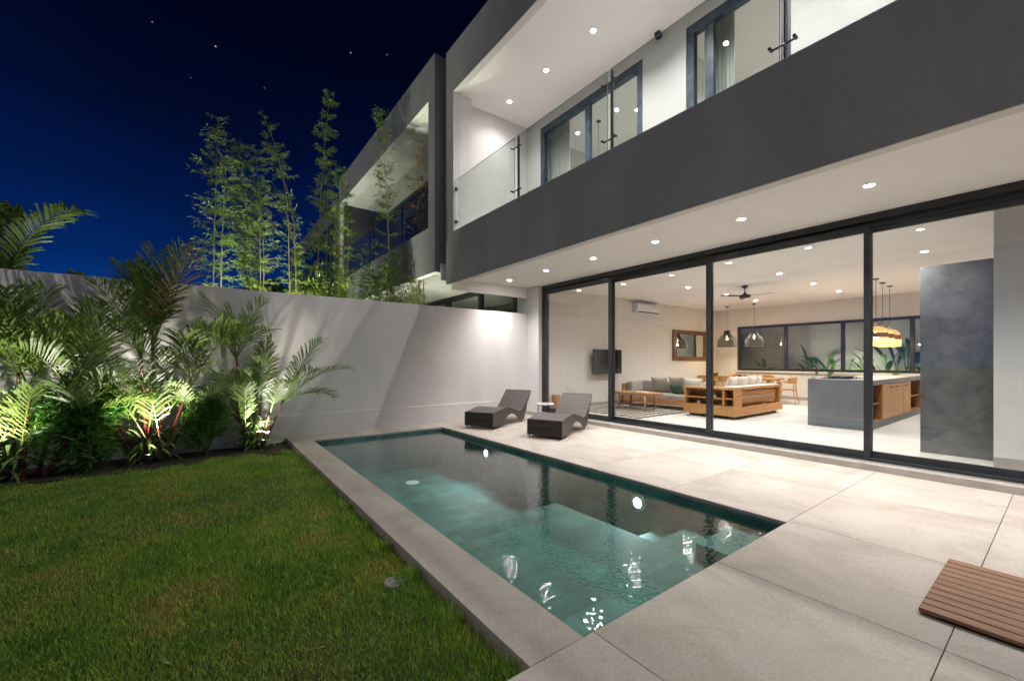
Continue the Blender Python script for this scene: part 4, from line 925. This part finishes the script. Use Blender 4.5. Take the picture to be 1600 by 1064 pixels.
palm((-1.95, 7.92, -.09), 'large dense red stemmed palm at the left edge of the lawn',
     [(.12, -.05, .05, 0, 1.15, 1), (-.05, 0, -.15, 0, 1.25, 1), (.22, .0, .3, 0, 1.15, 1), (-.2, 0, -.4, 0, 1.05, 1), (.0, .05, .05, .03, 1.35, 0), (.3, -.1, .38, -.05, .75, 1)],
     [(0, RT, 62, 1.1, 1.1, .44, 'palm'), (0, TW, 60, 1.0, 1.4, .42, 'palm'), (0, LF, 58, 1.1, 1.1, .44, 'palm'), (0, RT+20, 62, .9, 1.2, .4, 'palm'),
      (1, LF, 70, 1.2, .8, .46, 'palm'), (1, RT, 74, 1.2, .7, .46, 'palm'), (1, TW, 65, 1.1, 1.1, .44, 'palm'), 
      (2, RT, 55, 1.2, 1.0, .46, 'palm'), (2, RT+15, 70, 1.2, .7, .46, 'palm'), (2, TW, 50, 1.0, 1.5, .42, 'palm'), 
      (3, LF, 60, 1.2, 1.0, .46, 'palm'), (3, TW, 55, 1.0, 1.3, .42, 'palm'),
      (4, RT+5, 68, 1.2, .7, .46, 'palm'), (4, LF+20, 72, 1.1, .8, .46, 'palm'), (4, TW+20, 76, 1.1, .9, .44, 'palm'), 
      (5, RT, 60, .8, 1.4, .36, 'palm'), (5, TW+25, 50, .8, 1.5, .34, 'palm2'), (5, RT+30, 30, .8, 1.2, .34, 'palm')], 14, 180, 5, .95, .84)
def shrub(loc, rx, ry, rz_, n, label, mat='shrub', seed=0, name='round_shrub', lw=.009, ll=.075, cat='shrub', group='rounded shrubs in the bed'):
    t = thing(name, label, cat, loc, 0, group); rn = random.Random(seed); g = MB()
    lob = [(rn.uniform(-.5, .5), rn.uniform(-.5, .5), rn.uniform(-.1, .7), rn.uniform(.35, .65)) for _ in range(9)]
    c = 0
    while c < n:
        lo = lob[rn.randrange(9)]; v = Vector((rn.gauss(0, 1), rn.gauss(0, 1), rn.gauss(0, 1))).normalized()*lo[3]*rn.uniform(.55, 1.05)**.5
        q = Vector((lo[0]+v.x, lo[1]+v.y, lo[2]*.9+v.z)); P = Vector((q.x*rx, q.y*ry, (q.z+.75)*rz_*.62))
        if P.z < .02: continue
        c += 1
        for j in range(3):
            a = rn.uniform(0, 6.28); e = rn.uniform(-.5, 1.1); d = (Vector((math.cos(a)*math.cos(e), math.sin(a)*math.cos(e), math.sin(e)))+v.normalized()*.6).normalized(); s = d.cross(Vector((rn.gauss(0, 1), rn.gauss(0, 1), rn.gauss(0, 1)))).normalized()*lw; l_ = ll*rn.uniform(.7, 1.3)
            g.add([P, P+d*l_*.5+s, P+d*l_, P+d*l_*.5-s], [(0, 1, 2, 3)])
    g.build('foliage', mat, t)
    g = MB()
    for k in range(9):
        a = k*.7; g.tube([(0, 0, 0), (rx*.3*math.cos(a), ry*.3*math.sin(a), rz_*.3), (rx*.6*math.cos(a), ry*.6*math.sin(a), rz_*.7)], [.012, .008, .004], 5)
    g.build('stem', 'stem_old', t); return t
shrub((.02, 8.15, -.09), .29, .26, .84, 1500, 'small round bright green shrub between two palms', seed=4, ll=.10, lw=.0105)
shrub((-1.31, 7.98, -.09), .40, .34, 1.05, 2100, 'larger dark green shrub left of the middle palm', seed=5, ll=.13, lw=.013)

# spike spotlights of the garden
def spike(loc, label, e, tilt):
    t = thing('spike_spotlight', label, 'garden light', loc, 0, 'spike spotlights in the planting bed')
    g = MB(); g.tube([(0, 0, 0), (0, 0, .1)], [.006, .012], 8); g.build('spike', 'spike', t)
    g = MB(); g.lathe([(.03, .09), (.042, .10), (.045, .20), (.04, .20), (.036, .185), (.0, .185)], n=16); g.build('head', 'spike', t)
    g = MB(); g.lathe([(.034, .186), (.03, .19), (.004, .191)], n=14); g.build('lens', 'gl_lens', t)
    lamp('lamp', 'SPOT', (0, 0, .21), e, (1, .95, .84), t, .03, 92, 1.0, (R(180)-tilt, 0, 0)); return t
spike((.78, 7.90, -.09), 'black spike spotlight under the slim palm', 60, R(20))
spike((-.62, 7.62, -.09), 'black spike spotlight under the middle palm', 66, R(20))
spike((-2.02, 7.46, -.09), 'black spike spotlight under the left palm', 66, R(20))

# bamboo behind the wall
def bamboo(px, Yb, top_py, label, seed, lean=(0, 0), curve=0., nleaf=1500, spread=.38, culms=2, mat='bamboo', cm='culm', bushy=0., low=.12):
    d = ray(px, 400); t_ = Yb/d.y; X = d.x*t_; ztop = 1.4+(564-top_py)/649.*t_; h = ztop+.1
    t = thing('bamboo', label, 'bamboo', (X, Yb, -.1), 0, 'tall bamboo beyond the garden wall'); rn = random.Random(seed)
    fol = MB()
    for c in range(culms):
        hh = h*(1 if c == 0 else rn.uniform(.72, .92)); bx = rn.uniform(-.08, .08)+c*.1; by = rn.uniform(-.1, .1)
        pts = []
        for k in range(25):
            u = k/24; cx = lean[0]*u+curve*(max(0, u-.62)/.38)**2; pts.append(Vector((bx+cx*.80+rn.uniform(-.006, .006), by-cx*.6+rn.uniform(-.006, .006), hh*u-abs(curve)*.18*(max(0, u-.7)/.3)**2)))
        g = MB(); g.tube(pts, [.021*(1-.85*k/24) for k in range(25)], 7); g.build('culm', cm, t, smooth=True)
        m = int(nleaf*2.1/culms); nodes = [low+(1-low)*(i+rn.uniform(-.2, .2))/26 for i in range(27) if i % 4 != 3 or i > 20]
        for i in range(m//14):
            u = rn.choice(nodes); u = min(max(u, .02), 1); f = u*24; a = min(int(f), 23); P0_ = pts[a].lerp(pts[a+1], f-a)
            az = rn.uniform(0, 6.28); env = (.28+1.0*abs(math.sin(math.pi*min(1, max(0, (u-low)/(1-low))**1.5*.93)))**.7) if not bushy else 1.0
            br = spread*env*rn.uniform(.25, 1.05); tip = P0_+Vector((math.cos(az)*br, math.sin(az)*br, rn.uniform(-.05, .35)*br+.05))
            fol.tube([P0_, tip], [.0035, .0015], 3, cap=False)
            for j in range(14):
                q = P0_.lerp(tip, rn.uniform(.35, 1.1)); a2 = az+rn.gauss(0, .8); e = rn.gauss(-.45, .4); dd = Vector((math.cos(a2)*math.cos(e), math.sin(a2)*math.cos(e), math.sin(e))); s = dd.cross(Vector((rn.gauss(0, 1), rn.gauss(0, 1), 1))).normalized()*.0056; l_ = rn.uniform(.06, .135)
                fol.add([q, q+dd*l_*.45+s, q+dd*l_, q+dd*l_*.45-s], [(0, 1, 2, 3)])
    fol.build('foliage', mat, t); return t
bamboo(335, 11.0, 183, 'leftmost tall bamboo, dense and upright against the sky', 1, (.12, 0), .05, 2900, .40, 2)
bamboo(385, 11.3, 225, 'feathery bamboo with bare lower culm, second from the left', 2, (-.1, 0), -.15, 2600, .36, 3, low=.5)
bamboo(410, 11.0, 235, 'bushy bamboo third from the left', 3, (.0, 0), -.1, 2600, .38, 2)
bamboo(458, 11.0, 178, 'thin bamboo whose top bends over to the left', 4, (-.12, 0), -.55, 1700, .26, 3)
bamboo(486, 11.4, 146, 'tallest slender bamboo with an orange leaning culm', 5, (.35, 0), .12, 1700, .24, 1, cm='culm_d')
bamboo(508, 11.8, 262, 'green bamboo behind the orange leaning culm', 6, (.0, 0), .05, 2600, .36, 2)
bamboo(530, 11.0, 268, 'green bushy bamboo in front of the neighbour house corner', 7, (.0, 0), .05, 1800, .34, 2)
bamboo(548, 10.6, 335, 'short thin bamboo with sparse pale leaves', 8, (.0, 0), .0, 700, .25, 1)
bamboo(617, 10.4, 178, 'dark green bamboo crossing the neighbour balcony opening', 9, (-.28, 0), -.12, 2600, .30, 2)
bamboo(654, 10.3, 232, 'dead brown bamboo with rusty dry leaves', 10, (-.03, 0), .02, 1300, .38, 3, mat='bamboo_dry', cm='culm_d', low=.35)
for i, (px, top, Yb, sp_) in enumerate(((470, 400, 11.6, .4), (505, 415, 11.0, .45), (545, 398, 10.8, .5), (575, 395, 10.6, .5), (605, 410, 10.4, .45), (638, 430, 10.2, .35))):
    d = ray(px, 400); t_ = Yb/d.y; hz = 1.4+(564-top)/649*t_+.1
    shrub((d.x*t_, Yb, -.1), sp_, .45, hz*.9, 1500, ['dim low bamboo bush at the left of the clump', 'low bamboo bush beside the orange culm', 'low bamboo bush left of the dark green bamboo', 'bushy low bamboo below the neighbour balcony', 'leafy low bush at the foot of the dark green bamboo', 'low bush beside the dead brown bamboo'][i], 'bamboo', 30+i, 'bamboo_bush', .0085, .11, 'bush', 'low bamboo bushes beyond the garden wall')
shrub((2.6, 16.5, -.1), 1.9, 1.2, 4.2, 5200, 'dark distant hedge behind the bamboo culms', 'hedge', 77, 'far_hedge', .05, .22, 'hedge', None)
# palms beyond the wall on the left
def back_palm(px, Yb, h, label, seed, fr):
    d = ray(px, 400); t_ = Yb/d.y
    t = thing('coconut_palm', label, 'palm', (d.x*t_, Yb, -.1), 0, 'palms beyond the garden wall'); g = MB(); g.tube([(0, 0, 0), (.05, 0, h*.5), (0, 0, h)], [.09, .075, .05], 9); g.build('trunk', 'bark', t, smooth=True)
    for i, (az, el, ln, dr, ll) in enumerate(fr): frond(t, (0, 0, h-.05), R(az), R(el), ln, dr, 44, ll, .017, 'palm', seed*9+i, pet=.12, rise=.3)
back_palm(2, 10.2, 2.75, 'palm with long arching frond above the wall at the left', 6, [(RT, 66, 1.95, 1.65, .42), (LF, 60, 1.6, 1.5, .4), (RT+60, 72, 1.5, 1.2, .4), (TW, 60, 1.3, 1.6, .4), (LF+40, 74, 1.4, 1.0, .4), (RT-14, 84, 1.25, 1.3, .38)])
back_palm(128, 10.6, 2.3, 'small palm just showing above the wall', 8, [(LF, 58, .9, 1.0, .3), (RT, 60, .8, 1.2, .3), (TW, 70, .7, 1.0, .3), (LF-20, 80, .85, .7, .3)])
# uplights in the neighbour garden; the last is added to brighten the neighbour balcony
for i, (x, y, e) in enumerate(((.4, 10.1, 360), (1.8, 10.2, 340), (3.5, 9.9, 330), (5.6, 10.3, 110), (-2.0, 9.7, 3), (1.5, 14.0, 420))):
    t = thing('neighbour_uplight', ['uplight beneath the leftmost bamboo', 'uplight beneath the middle bamboo', 'uplight beneath the dark green bamboo', 'uplight near the neighbour soffit', 'uplight beneath the arching palm', 'added unseen uplight behind the bamboo brightening the neighbour house'][i], 'garden light', (x, y, -.1), 0, 'uplights in the neighbour garden')
    g = MB(); g.lathe([(.05, 0), (.05, .12), (.04, .12), (.0, .1)], n=14); g.build('head', 'spike', t)
    g = MB(); g.lathe([(.036, .104), (.0, .11)], n=12); g.build('lens', 'gl_lens', t)
    lamp('lamp', 'SPOT', (0, 0, .14), e, (.95, 1, .78), t, .05, 106, 1.0, (R(158), 0, 0))

# ============================================================ GRASS
def grass():
    rs = np.random.RandomState(5)
    def pts(x0, x1, y0, y1, dens):
        n = int((x1-x0)*(y1-y0)*dens); return np.stack([rs.uniform(x0, x1, n), rs.uniform(y0, y1, n)], 1)
    P = np.concatenate([pts(-3.2, 1.19, .2, 8.0, 8500), pts(-1.2, 1.19, 1.5, 4.6, 12000)])
    left = -.257*P[:, 1]-.6; P = P[P[:, 0] > left]
    # drop grass toward bed border irregularly
    k = P[:, 1] < 7.62+.12*np.sin(P[:, 0]*5)+.08*np.sin(P[:, 0]*13)+rs.normal(0, .05, len(P)); P = P[k]
    n = len(P); h = rs.gamma(9, .0026, n)+.006; h *= 1+.4*np.sin(P[:, 0]*2.1+1)*np.cos(P[:, 1]*1.7); ed = P[:, 0] > 1.07+.05*np.sin(P[:, 1]*9); h[ed] *= 1.5+.9*(np.sin(P[ed, 1]*17)*np.sin(P[ed, 1]*5.3) > .2)
    az = rs.uniform(0, 2*np.pi, n); ln = rs.uniform(.1, .9, n)*h; dx = np.cos(az)*ln; dy = np.sin(az)*ln
    fa = rs.uniform(0, np.pi, n); wx = np.cos(fa)*.0013; wy = np.sin(fa)*.0013
    wx *= 1+.25*P[:, 1]/2; wy *= 1+.25*P[:, 1]/2
    z0 = -.101
    V = np.zeros((n, 5, 3), np.float32)
    V[:, 0] = np.stack([P[:, 0]-wx, P[:, 1]-wy, np.full(n, z0)], 1); V[:, 1] = np.stack([P[:, 0]+wx, P[:, 1]+wy, np.full(n, z0)], 1)
    V[:, 2] = np.stack([P[:, 0]+wx*.8+dx*.4, P[:, 1]+wy*.8+dy*.4, z0+h*.6], 1); V[:, 3] = np.stack([P[:, 0]-wx*.8+dx*.4, P[:, 1]-wy*.8+dy*.4, z0+h*.6], 1)
    V[:, 4] = np.stack([P[:, 0]+dx, P[:, 1]+dy, z0+h], 1)
    V = V.reshape(-1, 3); b = np.arange(n)*5
    loops = np.stack([b, b+1, b+2, b+3, b+3, b+2, b+4], 1).reshape(-1).astype(np.int32)
    starts = np.stack([np.arange(n)*7, np.arange(n)*7+4], 1).reshape(-1).astype(np.int32)
    me = bpy.data.meshes.new('grass'); me.vertices.add(len(V)); me.vertices.foreach_set('co', V.reshape(-1)); me.loops.add(len(loops)); me.loops.foreach_set('vertex_index', loops)
    me.polygons.add(len(starts)); me.polygons.foreach_set('loop_start', starts); me.update(calc_edges=True); me.validate()
    o = bpy.data.objects.new('grass', me); C.objects.link(o); me.materials.append(M['grass']); tag(o, 'short patchy green lawn grass', 'grass', kind='stuff')
grass()
# dry leaves and twigs lying in the lawn
M['straw'] = pbr('dry_straw', (.38, .25, .12), .8, .25, 30)
g = MB(); g.tube([(-.05, 0, 0), (0, .006, .004), (.05, 0, .001)], [.0025, .0035, .0015], 5); g.add([(.01, .0, .004), (.03, .01, .006), (.06, .004, .003), (.035, -.004, .005)], [(0, 1, 2, 3)])
tw = g.build('dry_twig', 'straw', loc=(0, 0, 0)); tag(tw, 'thin dry straw coloured twig lying in the lawn grass', 'twig', 'dry twigs scattered on the lawn')
first = True; rn = random.Random(2)
for (x, y) in ((40, 880), (200, 962), (255, 1030), (315, 982), (345, 897), (455, 932), (325, 765), (405, 873), (495, 1010), (570, 885), (540, 1040), (285, 842), (700, 935), (150, 790)):
    d = ray(x, y); t_ = -1.46/d.z; o = tw if first else tw.copy()
    if not first: C.objects.link(o)
    first = False; o.location = (d.x*t_, d.y*t_, -.07); o.rotation_euler = (0, 0, rn.uniform(0, 6.28)); s = rn.uniform(.4, .95); o.scale = (s, s, s)
